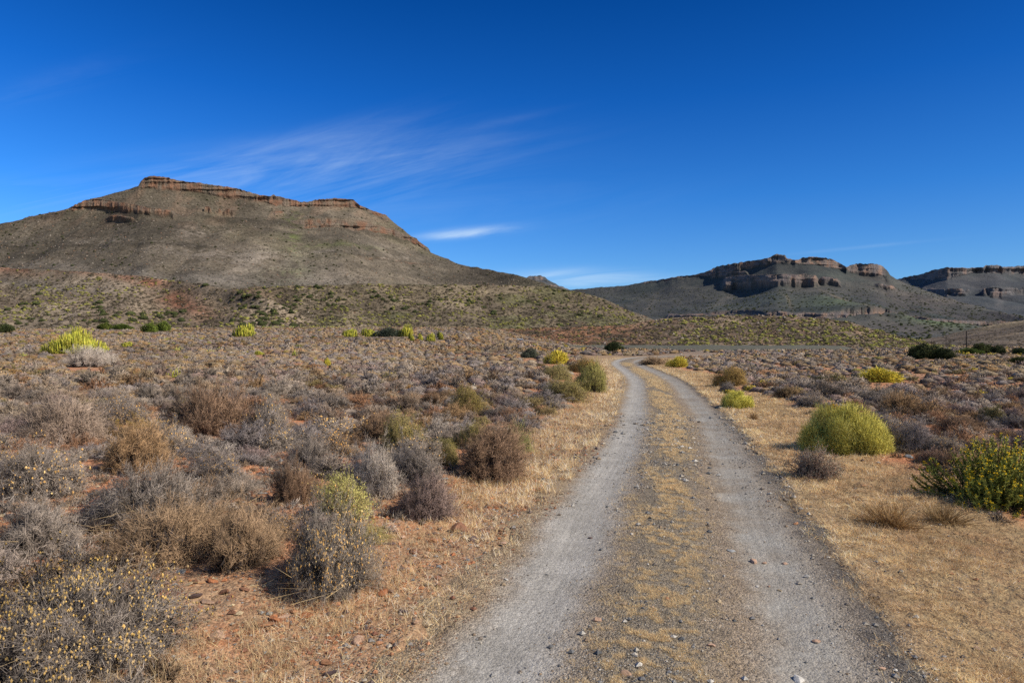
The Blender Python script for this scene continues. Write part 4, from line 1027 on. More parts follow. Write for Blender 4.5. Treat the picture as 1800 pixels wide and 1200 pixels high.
    hero('green_bush', ('tree', 1), 214, 579, 34, 10, 'low wide green bush between dull and bright green bushes', 'bush', tint=(0.7, 0.75, 0.8))
    hero('dark_bush', ('tree', 0), 8, 585, 30, 16, 'very dark bush cut by the frame edge', 'bush')
    hero('spiky_plant', ('finger', 2), 306, 664, 26, 18, 'clump of upright yellow-green stems among grey shrubs', 'plant')
    hero('milkbush', ('finger', 1), 574, 643, 18, 13, 'small yellow ball bush among grey shrubs in the middle of the plain', 'bush', tint=(1.15, 1.0, 0.9))
    hero('spiky_plant', ('finger', 2), 518, 626, 14, 14, 'small pale green upright plant behind the small yellow ball bush', 'plant', tint=(0.9, 1, 1))
    hero('milkbush', ('finger', 1), 222, 610, 24, 8, 'small yellow-green cushion beside the large finger-stemmed bush', 'bush')
    hero('milkbush', ('finger', 1), 457, 624, 20, 7, 'flat yellow-green cushion halfway to the lime bush row', 'bush')
    # the other side of the track
    hero('feathery_bush', ('feather', 1), 1296, 717, 62, 29, 'small round yellow-green bush alone on the dry grass verge', 'bush')
    hero('feathery_bush', ('feather', 0), 1483, 802, 142, 80, 'large feathery yellow-green bush beside the dry grass verge', 'bush', rot=0.0)
    hero('daisy_bush', ('flower', 1), 1470, 735, 60, 26, 'dark green bush with orange-yellow flowers peeping over the feathery bush', 'bush', tint=(1, 0.85, 0.8))
    hero('pink_shrub', ('pinky', 0), 1430, 843, 108, 62, 'pinkish grey low shrub in front of the feathery yellow-green bush')
    hero('daisy_bush', ('flower', 0), 1745, 900, 235, 128, 'big green bush with scattered yellow flowers casting a dark shadow', 'bush')
    hero('amber_shrub', N('amber_shrub', 2), 1422, 718, 62, 26, 'orange-tipped low shrub behind the verge above the feathery bush')
    hero('brown_shrub', N('brown_shrub'), 1388, 702, 50, 22, 'smooth tan dome shrub next to the orange-tipped shrub', tint=(1.0, 1.0, 0.85))
    hero('olive_shrub', N('olive_shrub'), 1290, 680, 78, 34, 'olive-brown shrub mound at the far end of the dry verge', tint=(1.1, 0.9, 0.75))
    hero('grey_shrub', N('grey_shrub', 1), 1280, 690, 32, 17, 'small grey shrub in front of the olive-brown mound')
    hero('yellow_bush', ('feather', 2), 1548, 674, 62, 25, 'golden yellow bush among grey shrubs beyond the feathery bush', 'bush')
    hero('yellow_bush', ('feather', 2), 1192, 646, 36, 19, 'yellow bush on the inside of the bend beside dull shrubs', 'bush')
    hero('brown_shrub', ('brown_shrub', 'mid', 0), 1148, 642, 60, 15, 'brownish shrub hummock at the inner tip of the bend')
    hero('amber_shrub', N('amber_shrub', 0), 1515, 782, 60, 30, 'ragged amber-tipped shrub squeezed behind the feathery bush')
    hero('amber_shrub', N('amber_shrub', 1), 1560, 768, 100, 44, 'grey shrub with amber tips right behind the feathery bush')
    hero('amber_shrub', N('amber_shrub', 2), 1655, 800, 80, 40, 'amber-tipped shrub beyond the grey slab stone')
    hero('grey_shrub', N('grey_shrub', 0), 1600, 795, 85, 50, 'bluish grey shrub between feathery bush and yellow-flowered bush', tint=(0.9, 0.9, 1.0))
    hero('brown_shrub', N('brown_shrub', 1), 1640, 818, 60, 24, 'faint mauve-brown shrub at the tip of the yellow-flowered bush', tint=(0.95, 0.85, 0.95))
    hero('brown_shrub', N('brown_shrub', 2), 1690, 768, 80, 36, 'dark brown bristly shrub behind the yellow-flowered bush', tint=(0.8, 0.75, 0.75))
    hero('dry_tuft', ('drytuft', 0), 1568, 937, 110, 50, 'taller wispy straw tuft in the middle of the dry verge', 'grass tuft', tint=(0.75, 0.7, 0.65))
    hero('dry_tuft', ('drytuft', 0), 1660, 930, 90, 40, 'greyish straw tuft nearer the yellow-flowered bush', 'grass tuft', tint=(0.6, 0.6, 0.6))
    hero('dry_tuft', ('drytuft', 0), 1325, 738, 26, 16, 'thin grey tuft on the verge below the small round bush', 'grass tuft', tint=(0.6, 0.55, 0.55))
    # trees by the power pole
    for (x, y, w, h, v, t, l) in [(1628, 631, 64, 26, 0, (1, 1, 1), 'dark green spreading thicket, longest in front of the power pole'), (1657, 632, 40, 20, 0, (0.75, 0.8, 0.8), 'darker green lump at the pole end of the spreading thicket'),
                                  (1725, 622, 36, 19, 0, (1.1, 1.1, 0.9), 'rounded dark tree just past the power pole'), (1755, 622, 26, 15, 0, (0.8, 0.8, 0.8), 'small dark tree beyond the rounded tree past the pole'),
                                  (1700, 625, 44, 12, 1, (0.55, 0.6, 0.7), 'low green bushes around the foot of the power pole'), (1794, 624, 26, 13, 0, (0.8, 0.9, 0.8), 'dark bush near the frame edge past the power pole'),
                                  (1790, 640, 30, 12, 0, (1.0, 0.95, 0.7), 'olive bush on the plain nearer than the trees by the pole')]:
        hero('dark_tree' if h > 14 else 'dark_bush', ('tree', v), x, y, w, h, l, 'tree' if h > 14 else 'bush', tint=t)


# ------------------------------------------------------------------ stones
def rock_mesh(seed, sub=3, flat=0.6, col=(0.4, 0.2, 0.12), ang=0.5):
    import bmesh
    g = np.random.default_rng(seed); bm = bmesh.new(); bmesh.ops.create_icosphere(bm, subdivisions=sub, radius=1)
    cuts = [(unit(g.normal(size=3)), g.uniform(0.5, 0.85)) for _ in range(13)]
    for v in bm.verts:
        p = np.array(v.co)
        for nrm, dd in cuts:
            k = p @ nrm
            if k > dd: p = p - nrm * (k - dd) * 0.92
        p = p * (1 + 0.10 * (float(fbm(np.array([p[0] * 2 + 5]), np.array([p[1] * 2]), np.array([p[2] * 2 + 0.1]), 3, seed)[0]) - 0.5) * 2)
        v.co = (p[0] * 1.15, p[1] * 0.85, p[2] * flat)
    me = bpy.data.meshes.new('stone'); bm.to_mesh(me); bm.free()
    for p in me.polygons: p.use_smooth = False
    set_attr(me, 'Col', np.tile(np.array(col), (len(me.vertices), 1))); me.materials.append(M_STONE)
    return me


def build_stones():
    RUST, ORG, PINK, GRY, WHT, DRK, TAN = (0.27, 0.135, 0.085), (0.43, 0.215, 0.115), (0.48, 0.31, 0.22), (0.30, 0.30, 0.30), (0.62, 0.58, 0.53), (0.12, 0.08, 0.075), (0.50, 0.38, 0.24)
    meshes = {f: [rock_mesh(1000 + 17 * k + int(f * 10), 3, f, (1, 1, 1)) for k in range(4)] for f in (0.35, 0.6, 0.9)}
    L = [(808, 938, 33, .9, RUST, 'round rust-brown boulder, biggest stone beside the track'), (765, 955, 26, .6, ORG, 'reddish flat-topped rock in straw beside the round boulder'), (768, 1018, 18, .6, RUST, 'rust stone in straw below the round boulder'),
         (770, 1030, 11, .6, RUST, 'small rust stone touching another below the round boulder'), (762, 1046, 12, .6, ORG, 'small orange stone, lowest of three in a line below the round boulder'), (705, 1004, 18, .6, DRK, 'dark maroon stone beside the orange-speckled shrub'),
         (748, 1095, 28, .35, TAN, 'flat khaki slab lying on the gravel shoulder'), (683, 960, 22, .6, DRK, 'dark brown stone behind the orange-speckled shrub'), (379, 1130, 32, .9, PINK, 'smooth pink stone beside the yellow-flowered corner shrub'),
         (430, 1148, 27, .35, GRY, 'pale grey flat stone next to the smooth pink stone'), (488, 1126, 21, .6, ORG, 'orange stone among pebbles between two shrubs'), (626, 1130, 29, .6, PINK, 'large pinkish orange stone in straw below the orange-speckled shrub'),
         (496, 1092, 26, .6, PINK, 'flat salmon stone at the foot of the orange-speckled shrub'), (665, 1133, 16, .6, ORG, 'small orange stone beside the large pinkish orange stone'), (461, 1193, 21, .6, TAN, 'cream-coloured stone at the bottom edge among pebbles'),
         (579, 1152, 16, .9, RUST, 'upright rust-brown stone in dry straw'), (554, 1170, 14, .6, ORG, 'rough orange stone near the bottom edge'), (440, 1056, 24, .6, RUST, 'dull rust stone behind the pebbly patch'), (350, 1074, 26, .35, RUST, 'brown flat stone half under dead twigs'),
         (528, 1104, 10, .6, WHT, 'small bluish white stone among brown pebbles'), (538, 1116, 9, .6, WHT, 'tiny white angular stone in the pebbly patch'), (450, 1152, 12, .6, WHT, 'small white stone beside the pale grey flat stone'), (383, 1166, 20, .35, DRK, 'slate dark flat stone at the tip of the corner shrub'),
         (505, 1158, 18, .6, RUST, 'brownish red stone in the pebbly patch'), (838, 880, 20, .6, ORG, 'orange stone on the verge behind the round boulder'), (940, 878, 12, .6, ORG, 'orange pebble at the verge edge beside the pale rut'), (980, 813, 15, .9, ORG, 'orange boulder in the straw opposite the fresh green shrub'),
         (995, 738, 11, .9, RUST, 'upright red stone beside the verge far behind the orange boulder'), (753, 797, 21, .6, RUST, 'flat red slab in front of the olive and grey shrub'), (738, 793, 11, .35, WHT, 'pale chip beside the flat red slab'), (1040, 745, 9, .6, ORG, 'small orange stone on the narrow part of the verge'),
         (91, 912, 26, .35, ORG, 'orange flat stone on bare soil behind the dark wispy shrub'), (45, 920, 24, .6, RUST, 'rust stone by the frame edge on bare red soil'), (430, 872, 30, .35, RUST, 'wide red slab behind the lime green shrub'), (455, 888, 20, .35, ORG, 'orange slab in front of the wide red slab'),
         (408, 868, 16, .35, ORG, 'thin orange slab at the side of the wide red slab'), (1038, 942, 8, .6, DRK, 'lone dark pebble lying in the pale rut'), (890, 1020, 8, .6, WHT, 'two-tone pale pebble on the brown edge of the rut'), (1050, 1096, 16, .6, PINK, 'pale pinkish stone at the inner edge of the pale rut'),
         (1147, 917, 12, .6, TAN, 'tan stone on the grassy strip between the ruts'), (1287, 968, 15, .35, GRY, 'low grey stone with a dark shadow in the brown rut'), (1327, 986, 18, .6, PINK, 'biggest beige stone in the brown rut'), (1380, 989, 11, .6, PINK, 'beige pebble nearer the edge of the brown rut'),
         (1345, 987, 10, .6, PINK, 'beige pebble touching the biggest beige stone'), (1332, 1029, 8, .6, WHT, 'white square pebble in the brown rut'), (1352, 1027, 7, .6, PINK, 'pink pebble beside the white square pebble'), (1371, 1035, 8, .6, TAN, 'tan pebble level with the white square pebble'),
         (1407, 1192, 32, .35, WHT, 'whitish embedded slab at the bottom of the brown rut'), (1437, 1126, 15, .35, PINK, 'thin pinkish flake in the grey gravel'), (1400, 924, 10, .6, ORG, 'lone brownish stone near the edge of the dark gravel'), (1252, 1141, 14, .6, PINK, 'dull pink stone at the grass strip edge'),
         (1100, 1197, 22, .6, PINK, 'sandy pink stone at the bottom edge between the ruts'), (1173, 1062, 10, .6, ORG, 'orange pebble in the middle of the grass strip'), (1265, 1062, 12, .6, TAN, 'tan stone at the edge of the brown rut'), (1720, 1141, 14, .35, PINK, 'pinkish flake lying in the dry verge'),
         (1553, 1182, 14, .6, PINK, 'pink stone where dark gravel meets the verge'), (1601, 806, 19, .6, GRY, 'tilted grey slab between the feathery and yellow-flowered bushes'), (1545, 814, 8, .6, GRY, 'grey round stone on the verge below the feathery bush'), (1622, 822, 12, .35, ORG, 'orange flake beside the tilted grey slab'),
         (1605, 824, 12, .6, RUST, 'dull red stone below the tilted grey slab'), (1350, 882, 7, .6, PINK, 'white-pink pebble on the edge of the dark gravel'), (1232, 838, 7, .6, PINK, 'pinkish pebble in the brown rut halfway to the bend'), (1139, 745, 6, .9, WHT, 'pale pebble on the inside edge of the pale rut'),
         (1310, 690, 12, .6, PINK, 'pink rock behind the small round verge bush'), (1322, 687, 12, .6, TAN, 'tan rock behind the small round verge bush'), (1152, 612, 6, .9, ORG, 'orange rock before the embankment'), (1163, 612, 7, .9, RUST, 'rust rock before the embankment'), (1198, 623, 5, .6, WHT, 'tiny white marker stone beyond the bend')]
    g = random.Random(3)
    for (px, py, w, f, c, lab) in L:
        x, d, z = at(px, py); r = w / F * d / 2 / 1.02
        u = float(road_u(np.array([x]), np.array([d]))[0]); zr = z + (float(road_profile(np.array([u]), np.array([x]), np.array([d]))[0]) if abs(u) < 1.6 else 0)
        o = bpy.data.objects.new('stone', g.choice(meshes[f])); COL.objects.link(o); k = g.uniform(0.9, 1.15)
        o.color = (c[0] * k, c[1] * k, c[2] * k, 1); o.location = (x, d + r * 0.5, zr + r * f * 0.28); o.scale = (r, r, r)
        o.rotation_euler = (g.uniform(-.2, .2), g.uniform(-.2, .2), g.uniform(0, 6.28)); o['label'] = lab; o['category'] = 'stone'
    # scattered stones: the largest 220 as objects, the rest one mass
    G = np.random.default_rng(44); n = 26000
    d = 3.0 + 42 * G.random(n) ** 1.3; x = (G.random(n) * 2 - 1) * d * 0.82; u = road_u(x, d); au = np.abs(u)
    dens = np.where(u < 0, ss(1.6, 2.3, au), ss(3.4, 4.4, au)) * (0.25 + 0.75 * ss(0.42, 0.6, fbm(x / 1.5, d / 1.5, 0.0, 3, 71)))
    dens = np.where(u > 0, dens * 0.45, np.maximum(dens, 0.75 * ss(1.4, 1.9, au) * ss(4.2, 2.6, au) * ss(12, 6, d)))
    k = G.random(n) < dens; x, d, u = x[k], d[k], u[k]; n = len(x)
    size = 0.009 + 0.018 * G.pareto(2.6, n); size = np.minimum(size, 0.055 + 0.03 * ss(5, 9, d))
    cols = np.array([RUST, RUST, ORG, ORG, PINK, DRK, TAN, GRY, (0.42, 0.17, 0.08), (0.42, 0.17, 0.08)]); ci = G.integers(0, len(cols), n)
    app = size / d; order = np.argsort(-app); z = ground_z(x, d, u) + micro_z(x, d)
    cname = ['rust', 'rust', 'orange', 'orange', 'pink', 'maroon', 'tan', 'grey', 'brick red', 'brick red']
    for i in order[:200]:
        side = 'on the mountain side' if u[i] < 0 else 'on the power pole side'
        where = 'close to track' if abs(u[i]) < 3 else ('steps off track' if abs(u[i]) < 6 else 'far off track')
        lab = f'loose {cname[ci[i]]} stone on red soil {side}, {where}'
        fl = g.choice((0.35, 0.35, 0.6)); o = bpy.data.objects.new('stone', g.choice(meshes[fl])); COL.objects.link(o)
        c = cols[ci[i]] * g.uniform(0.8, 1.2); o.color = (*c, 1); s_ = size[i]
        o.location = (x[i], d[i], z[i] + s_ * fl * 0.25); o.scale = (s_ * g.uniform(.8, 1.3), s_, s_ * g.uniform(.7, 1.1)); o.rotation_euler = (g.uniform(-.25, .25), g.uniform(-.25, .25), g.uniform(0, 6.28))
        o['label'] = lab; o['category'] = 'stone'; o['group'] = f'{cname[ci[i]]} stones {side}, {where}'
    rest = order[200:]; S = Soup()
    S.blob(np.stack([x[rest], d[rest], z[rest] + size[rest] * 0.2], 1), size[rest] * 1.0, cols[ci[rest]] * (0.8 + 0.4 * G.random((len(rest), 1))), G, 0.5)
    # pebbles: fine gravel on track, shoulders and the stony patch
    n = 210000; d = 2.9 + 15 * G.random(n) ** 1.8; cxr = np.interp(d, CL[:, 1], CL[:, 0])
    x = cxr + (G.random(n) * 2 - 1) * 3.4; x[:30000] = cxr[:30000] - 1.4 - G.random(30000) * 3.5
    u = road_u(x, d); au = np.abs(u)
    rut = np.exp(-((np.abs(u + 0.0) - 0.83) / 0.3) ** 2)
    p = np.where(au < 1.6, 0.8 - 0.6 * rut, np.where(u < 0, 0.9 * ss(4.5, 1.6, au), 0.18)) * (0.35 + 0.65 * ss(0.4, 0.6, fbm(x / 0.4, d / 0.4, 0.0, 2, 6)))
    k = G.random(n) < p; x, d, u, au, rut = x[k], d[k], u[k], au[k], rut[k]; n = len(x)
    z = ground_z(x, d, u) + np.where(au < 1.5, road_profile(u, x, d), micro_z(x, d))
    size = (0.0032 + 0.0032 * G.pareto(2.8, n)) * (1 - 0.35 * rut); size = np.minimum(size, 0.026) * np.clip(d / 6, 1, 2.2)
    pal = np.array([(0.36, 0.34, 0.32), (0.26, 0.25, 0.25), (0.16, 0.16, 0.165), (0.46, 0.40, 0.33), (0.36, 0.26, 0.18), (0.60, 0.55, 0.49), (0.22, 0.18, 0.15)])
    pal2 = np.array([(0.45, 0.22, 0.12), (0.30, 0.14, 0.09), (0.40, 0.30, 0.2), (0.30, 0.27, 0.25), (0.5, 0.42, 0.33), (0.16, 0.12, 0.11)])
    cc = np.where(((u > -1.15) & (u < 1.9))[:, None], pal[G.integers(0, len(pal), n)], pal2[G.integers(0, len(pal2), n)])
    S2 = Soup(); S2.blob(np.stack([x, d, z + size * 0.25], 1), size, cc * (0.85 + 0.3 * G.random((n, 1))), G, 0.6)
    n = 26000; dd = 2.9 + 11 * G.random(n) ** 1.4; cxr = np.interp(dd, CL[:, 1], CL[:, 0]); xx = cxr - 1.5 - 5.5 * G.random(n) ** 1.2; uu = road_u(xx, dd)
    kk = (uu < -1.5) & (G.random(n) < 0.3 + 0.7 * ss(0.42, 0.56, fbm(xx / 0.7, dd / 0.7, 0.0, 3, 171))); xx, dd, uu = xx[kk], dd[kk], uu[kk]; n = len(xx)
    sz = np.minimum(0.006 + 0.007 * G.pareto(2.6, n), 0.035) * np.clip(dd / 6, 1, 1.8); zz = ground_z(xx, dd, uu) + micro_z(xx, dd)
    S.blob(np.stack([xx, dd, zz + sz * 0.15], 1), sz, cols[G.integers(0, len(cols), n)] * (0.75 + 0.5 * G.random((n, 1))), G, 0.5)
    V, C = S.get(); stuff('rubble', V, C, M_STONE, 'small broken red and brown stones littering the bare soil', 'rubble')
    V, C = S2.get(); stuff('gravel', V, C, M_STONE, 'fine grey and brown gravel strewn over the track and its shoulders', 'gravel')


# ------------------------------------------------------------------ scrub over the plain
def build_scrub(HL):
    G = np.random.default_rng(55)
    occ = np.array(OCC)
    xs, ds = [], []
    # jittered cells, wider apart with distance
    d = 3.4
    while d < 240:
        cell = 0.53 if d < 60 else 0.56 * (d / 60) ** 0.5
        half = d * 0.80 + 3
        nx = int(2 * half / cell); x = -half + (np.arange(nx) + G.random(nx)) * cell
        dd = d + (G.random(nx) - 0.5) * cell * 1.1
        xs.append(x); ds.append(dd); d += cell * 0.85
    x = np.concatenate(xs); d = np.concatenate(ds); u = road_u(x, d); au = np.abs(u)
    rad = np.clip(G.lognormal(math.log(0.37), 0.38, len(x)), 0.13, 0.8)
    big = ss(3.0, 4.5, d)
    open_ = fbm(x / 2.6, d / 2.6, 0.0, 3, 91); open2 = fbm(x / 18, d / 18, 0.0, 2, 93)
    p = ss(0.27, 0.41, open_ + 0.18 * (open2 - 0.5) + 0.10 * ss(9, 24, d)) * 0.92
    p = p * (1 - ss(20, 34, d) * 0.7 * ss(0.5, 0.38, fbm(x / 11, d / 24, 0.0, 3, 207)))
    vr = verge_right(d, x); vl = verge_left(d)
    ok = np.where(u > 0, u - rad * 0.9 > vr - 0.1 + 0.5 * (d > 30), -u - rad * 0.8 > vl - 0.15)
    ok &= ~((d > 60) & (d < 170) & (au < 5))
    ok &= ~((x > -2) & (x < 70) & (d > 136) & (d < 160))        # the embankment
    # the clearing of straw beyond the bend
    cle = ss(0.40, 0.55, fbm(x / 6, d / 6, 0.0, 2, 95)); ok &= ~((d > 78) & (d < 135) & (x > 4) & (x < 60) & (cle < 0.35))
    k = ok & (G.random(len(x)) < p); x, d, u, rad = x[k], d[k], u[k], rad[k]
    # keep clear of the placed plants
    keep = np.ones(len(x), bool)
    for (ox, oy, r) in occ:
        if oy < 45: keep &= np.hypot(x - ox, d - oy) > (r * 0.85 + rad * 0.55)
        # nothing tall straight in front of the placed ones
        if oy < 14: keep &= ~((np.abs(x * oy / d - ox) < r * 0.8) & (d < oy) & (d > oy - 0.7 * r - 0.3))
        if oy > 30: keep &= ~((np.abs(x * oy / d - ox) < r * 0.75) & (d < oy) & (d > oy - 6 - (0.05 if oy < 90 else 0.07) * oy) & (rad > (0 if oy < 90 else 0.3)))
    x, d, u, rad = x[keep], d[keep], u[keep], rad[keep]
    # thin overlaps nearby
    order = np.argsort(-rad); alive = np.ones(len(x), bool); nearm = np.where(d < 30)[0]
    cellmap = {}
    for i in order:
        if d[i] >= 45: continue
        cx, cy = int(x[i] // 1.5), int(d[i] // 1.5); bad = False
        for a in (-1, 0, 1):
            for b_ in (-1, 0, 1):
                for j in cellmap.get((cx + a, cy + b_), ()):
                    if math.hypot(x[i] - x[j], d[i] - d[j]) < 0.38 * (rad[i] + rad[j]): bad = True
        if bad: alive[i] = False
        else: cellmap.setdefault((cx, cy), []).append(i)
    x, d, u, rad = x[alive], d[alive], u[alive], rad[alive]; n = len(x)
    z = ground_z(x, d, u) - 0.02
    # kinds in drifts
    kn = fbm(x / 5, d / 5, 0.0, 3, 97); kr = G.random(n)
    names = np.array(['grey_shrub', 'brown_shrub', 'amber_shrub', 'olive_shrub', 'pale_shrub'])
    wts = np.stack([0.52 + 0 * kn, 0.10 + 0.5 * ss(0.5, 0.7, kn), 0.24 + 0.3 * ss(0.5, 0.3, kn), 0.05 + 0.09 * (np.abs(u) < 4.5), 0.06 + 0 * kn], 1)
    wts /= wts.sum(1, keepdims=True); cs = wts.cumsum(1); ki = (kr[:, None] > cs).sum(1).clip(0, 4)
    app = rad / d
    taken = np.zeros(n, bool); limit = {'grey_shrub': 280, 'brown_shrub': 200, 'amber_shrub': 240, 'olive_shrub': 110, 'pale_shrub': 80}
    look = {'grey_shrub': ['grey twiggy', 'bluish grey', 'ash grey', 'purple-grey'], 'brown_shrub': ['dry brown', 'tan brown', 'dark brown', 'reddish brown'],
            'amber_shrub': ['amber-tipped', 'orange-speckled', 'dull amber-tipped', 'heavily orange-tipped'], 'olive_shrub': ['olive green', 'dusty olive', 'brownish olive', 'dark olive'], 'pale_shrub': ['silvery', 'whitish', 'pale straw-grey', 'pale grey']}
    tints = {'grey_shrub': [(1, .97, .97), (.92, .94, 1.06), (1.1, 1.08, 1.05), (.95, .84, .9)], 'brown_shrub': [(1, 1, 1), (1.18, 1.1, .95), (.72, .68, .68), (1.05, .85, .8)],
             'amber_shrub': [(1, 1, 1), (1.05, .95, .85), (.8, .8, .8), (1.12, 1.0, .85)], 'olive_shrub': [(1, 1, 1), (1.1, 1.05, 1), (1.15, .9, .8), (.7, .75, .7)], 'pale_shrub': [(.9, .88, .9), (1.05, 1.05, 1.05), (1, .92, .8), (.8, .8, .82)]}
    tv = G.integers(0, 4, n); rot = G.random(n) * 6.283
    tint = np.zeros((n, 3))
    for i in range(n):
        tint[i] = tints[names[ki[i]]][tv[i]]
    tint *= (0.84 + 0.3 * G.random((n, 1)))
    dr = fbm(x / 22, d / 34, 0.0, 3, 201)[:, None]; dr2 = fbm(x / 17, d / 30, 0.0, 3, 203)[:, None]
    tint *= 1 + (np.array([1.05, 1.0, 0.88]) - 1) * ss(0.45, 0.65, dr) * ss(12, 40, d)[:, None]
    tint *= 1 - 0.25 * ss(0.5, 0.66, dr2) * ss(20, 60, d)[:, None]
    for t_, nm in enumerate(names):
        idx = np.where(ki == t_)[0]; idx = idx[np.argsort(-app[idx])][:limit[nm]]
        for i in idx:
            di = d[i]; lod = 'near' if di < 8.5 else ('mid' if di < 22 else 'far')
            v = int(G.integers(0, 5))
            side = 'mountain side' if u[i] < 0 else 'pole side'
            band = 'level with round boulder' if di < 8 else ('level with feathery bush' if di < 15 else ('halfway to bend' if di < 32 else 'out by bend'))
            size = 'small' if rad[i] < 0.3 else ('broad' if rad[i] > 0.48 else 'mid-sized')
            off = 'beside verge' if abs(u[i]) < 4.5 else ('near track' if abs(u[i]) < 10 else 'deep in scrub')
            lk = look[nm][tv[i]]
            lab = f'{size} {lk} shrub {off}, {side}, {band}'
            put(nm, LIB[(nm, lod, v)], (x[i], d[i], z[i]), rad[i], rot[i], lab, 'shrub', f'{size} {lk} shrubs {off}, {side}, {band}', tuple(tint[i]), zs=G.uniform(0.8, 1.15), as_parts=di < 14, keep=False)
            taken[i] = True
    rest = np.where(~taken)[0]
    # distant masses
    def var(kd, ntri, sz, h):
        cm = {'grey_shrub': ((0.38, 0.33, 0.275), (0.54, 0.47, 0.40), (0.32, 0.27, 0.22)), 'brown_shrub': ((0.40, 0.28, 0.17), (0.53, 0.39, 0.24)), 'amber_shrub': ((0.40, 0.34, 0.27), (0.62, 0.47, 0.24), (0.48, 0.40, 0.31)),
              'olive_shrub': ((0.36, 0.32, 0.10), (0.46, 0.4, 0.14)), 'pale_shrub': ((0.56, 0.50, 0.42), (0.68, 0.62, 0.53))}[kd]
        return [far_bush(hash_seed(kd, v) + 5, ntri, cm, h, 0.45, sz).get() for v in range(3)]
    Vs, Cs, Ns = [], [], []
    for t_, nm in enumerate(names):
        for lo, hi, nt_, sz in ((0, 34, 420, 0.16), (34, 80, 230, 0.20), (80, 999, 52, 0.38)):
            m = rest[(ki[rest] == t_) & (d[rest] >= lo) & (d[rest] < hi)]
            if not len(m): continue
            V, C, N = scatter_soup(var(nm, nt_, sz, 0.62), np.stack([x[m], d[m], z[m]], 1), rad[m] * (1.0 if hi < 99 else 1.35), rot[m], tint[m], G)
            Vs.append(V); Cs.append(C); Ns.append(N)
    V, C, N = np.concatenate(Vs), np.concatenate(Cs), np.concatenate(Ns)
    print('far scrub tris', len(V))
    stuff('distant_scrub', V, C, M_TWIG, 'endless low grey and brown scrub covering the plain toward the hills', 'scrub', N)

    # low tangled growth between the shrubs
    m = 9000; dl = 3.1 + 34 * G.random(m) ** 1.4; xl = (G.random(m) * 2 - 1) * dl * 0.8; ul = road_u(xl, dl)
    kk = np.where(ul > 0, ul > verge_right(dl, xl) - 0.3, -ul > verge_left(dl) + 0.1) & (fbm(xl / 1.1, dl / 1.1, 0.0, 3, 301) > 0.46)
    xl, dl, ul = xl[kk], dl[kk], ul[kk]; m = len(xl); zl = ground_z(xl, dl, ul) - 0.01
    vs = []
    for v in range(5):
        S_, _e = twig_shrub(4000 + v, 26, 230, 0.022, h=0.55, nl=3, sub=0.3, straight=0.6, **(GREY, BROWN, GREY, PALE, BROWN)[v]); vs.append(S_.get())
    V, C, N = scatter_soup(vs, np.stack([xl, dl, zl], 1), G.uniform(0.07, 0.22, m), G.random(m) * 6.28, (0.75 + 0.4 * G.random((m, 1))) * np.ones((m, 3)), G)
    stuff('low_growth', V, C, M_TWIG, 'tangled dead twigs and tiny plants filling the gaps between shrubs', 'ground cover', N)

    # yellow-green bushes on plain and hills: the largest as objects
    pts = []
    yel = [(0.42, 0.45, 0.06), (0.36, 0.42, 0.07)]
    def add(src, n_, smin, smax, kind, wf=None):
        xx, yy, zz, px, py = HL[src].sample(n_, wf)
        ss_ = smin + (smax - smin) * G.random(len(xx)) ** 1.8
        for a in zip(xx, yy, zz, ss_, px, py): pts.append((kind, src) + a)
    add('knoll', 800, 0.4, 1.05, 'y', lambda px, py, X, Y: ss(1130, 1230, px) * 0.8 + 0.03)
    add('knoll', 4200, 0.4, 0.95, 'g')
    add('knoll', 900, 0.3, 0.8, 'b')
    add('knoll', 420, 0.25, 0.9, 's', lambda px, py, X, Y: 0.4 + 0.6 * ss(575, 560, py))
    add('mid', 2000, 0.5, 1.4, 'y', lambda px, py, X, Y: 0.25 + 0.75 * ss(0.45, 0.6, fbm(X / 14, Y / 14, 0.0, 3, 5)))
    add('mid', 9000, 0.6, 1.7, 'g'); add('mid', 420, 0.8, 2.6, 'd', lambda px, py, X, Y: ss(0.5, 0.6, fbm(X / 20, Y / 20, 0.0, 2, 15)))
    add('mid', 500, 0.3, 0.9, 's')
    add('front', 1500, 0.6, 1.4, 'y', lambda px, py, X, Y: 0.1 + 0.9 * ss(0.48, 0.62, fbm(X / 18, Y / 18, 0.0, 3, 5)))
    add('front', 9000, 0.6, 1.7, 'g'); add('front', 420, 1.0, 3.2, 'd', lambda px, py, X, Y: ss(0.5, 0.6, fbm(X / 24, Y / 24, 0.0, 2, 15)))
    add('front', 900, 0.3, 0.9, 's')
    add('mesa', 900, 2.0, 3.6, 'd', lambda px, py, X, Y: 0.15 + 0.85 * ss(0.5, 0.65, fbm(X / 110, Y / 110, 0.0, 2, 15)))
    add('mesa', 16000, 0.9, 2.8, 'g'); add('mesa', 8000, 0.8, 2.4, 's')
    add('slope', 1600, 0.7, 1.6, 'g')
    add('range', 6000, 2.5, 5.5, 'd', lambda px, py, X, Y: (py > 500) * 0.9); 
    # bright bushes strung along the edge of the plain
    for _ in range(170):
        px = 430 + 210 * G.random() ** 0.8; dd_ = 238 + 12 * G.random(); X_ = (px - 900) / F * dd_; pts.append(('y', 'plain', X_, dd_, float(ground_z(np.array([X_]), np.array([dd_]))[0]), G.uniform(0.9, 1.7), px, 575))
    for _ in range(110):
        px = G.uniform(20, 400) if _ % 2 else G.uniform(1480, 1800); dd_ = G.uniform(70, 220); X_ = (px - 900) / F * dd_
        pts.append(('y' if px < 900 else 'a', 'plain', X_, dd_, float(ground_z(np.array([X_]), np.array([dd_]))[0]), G.uniform(0.4, 1.0), px, 575))
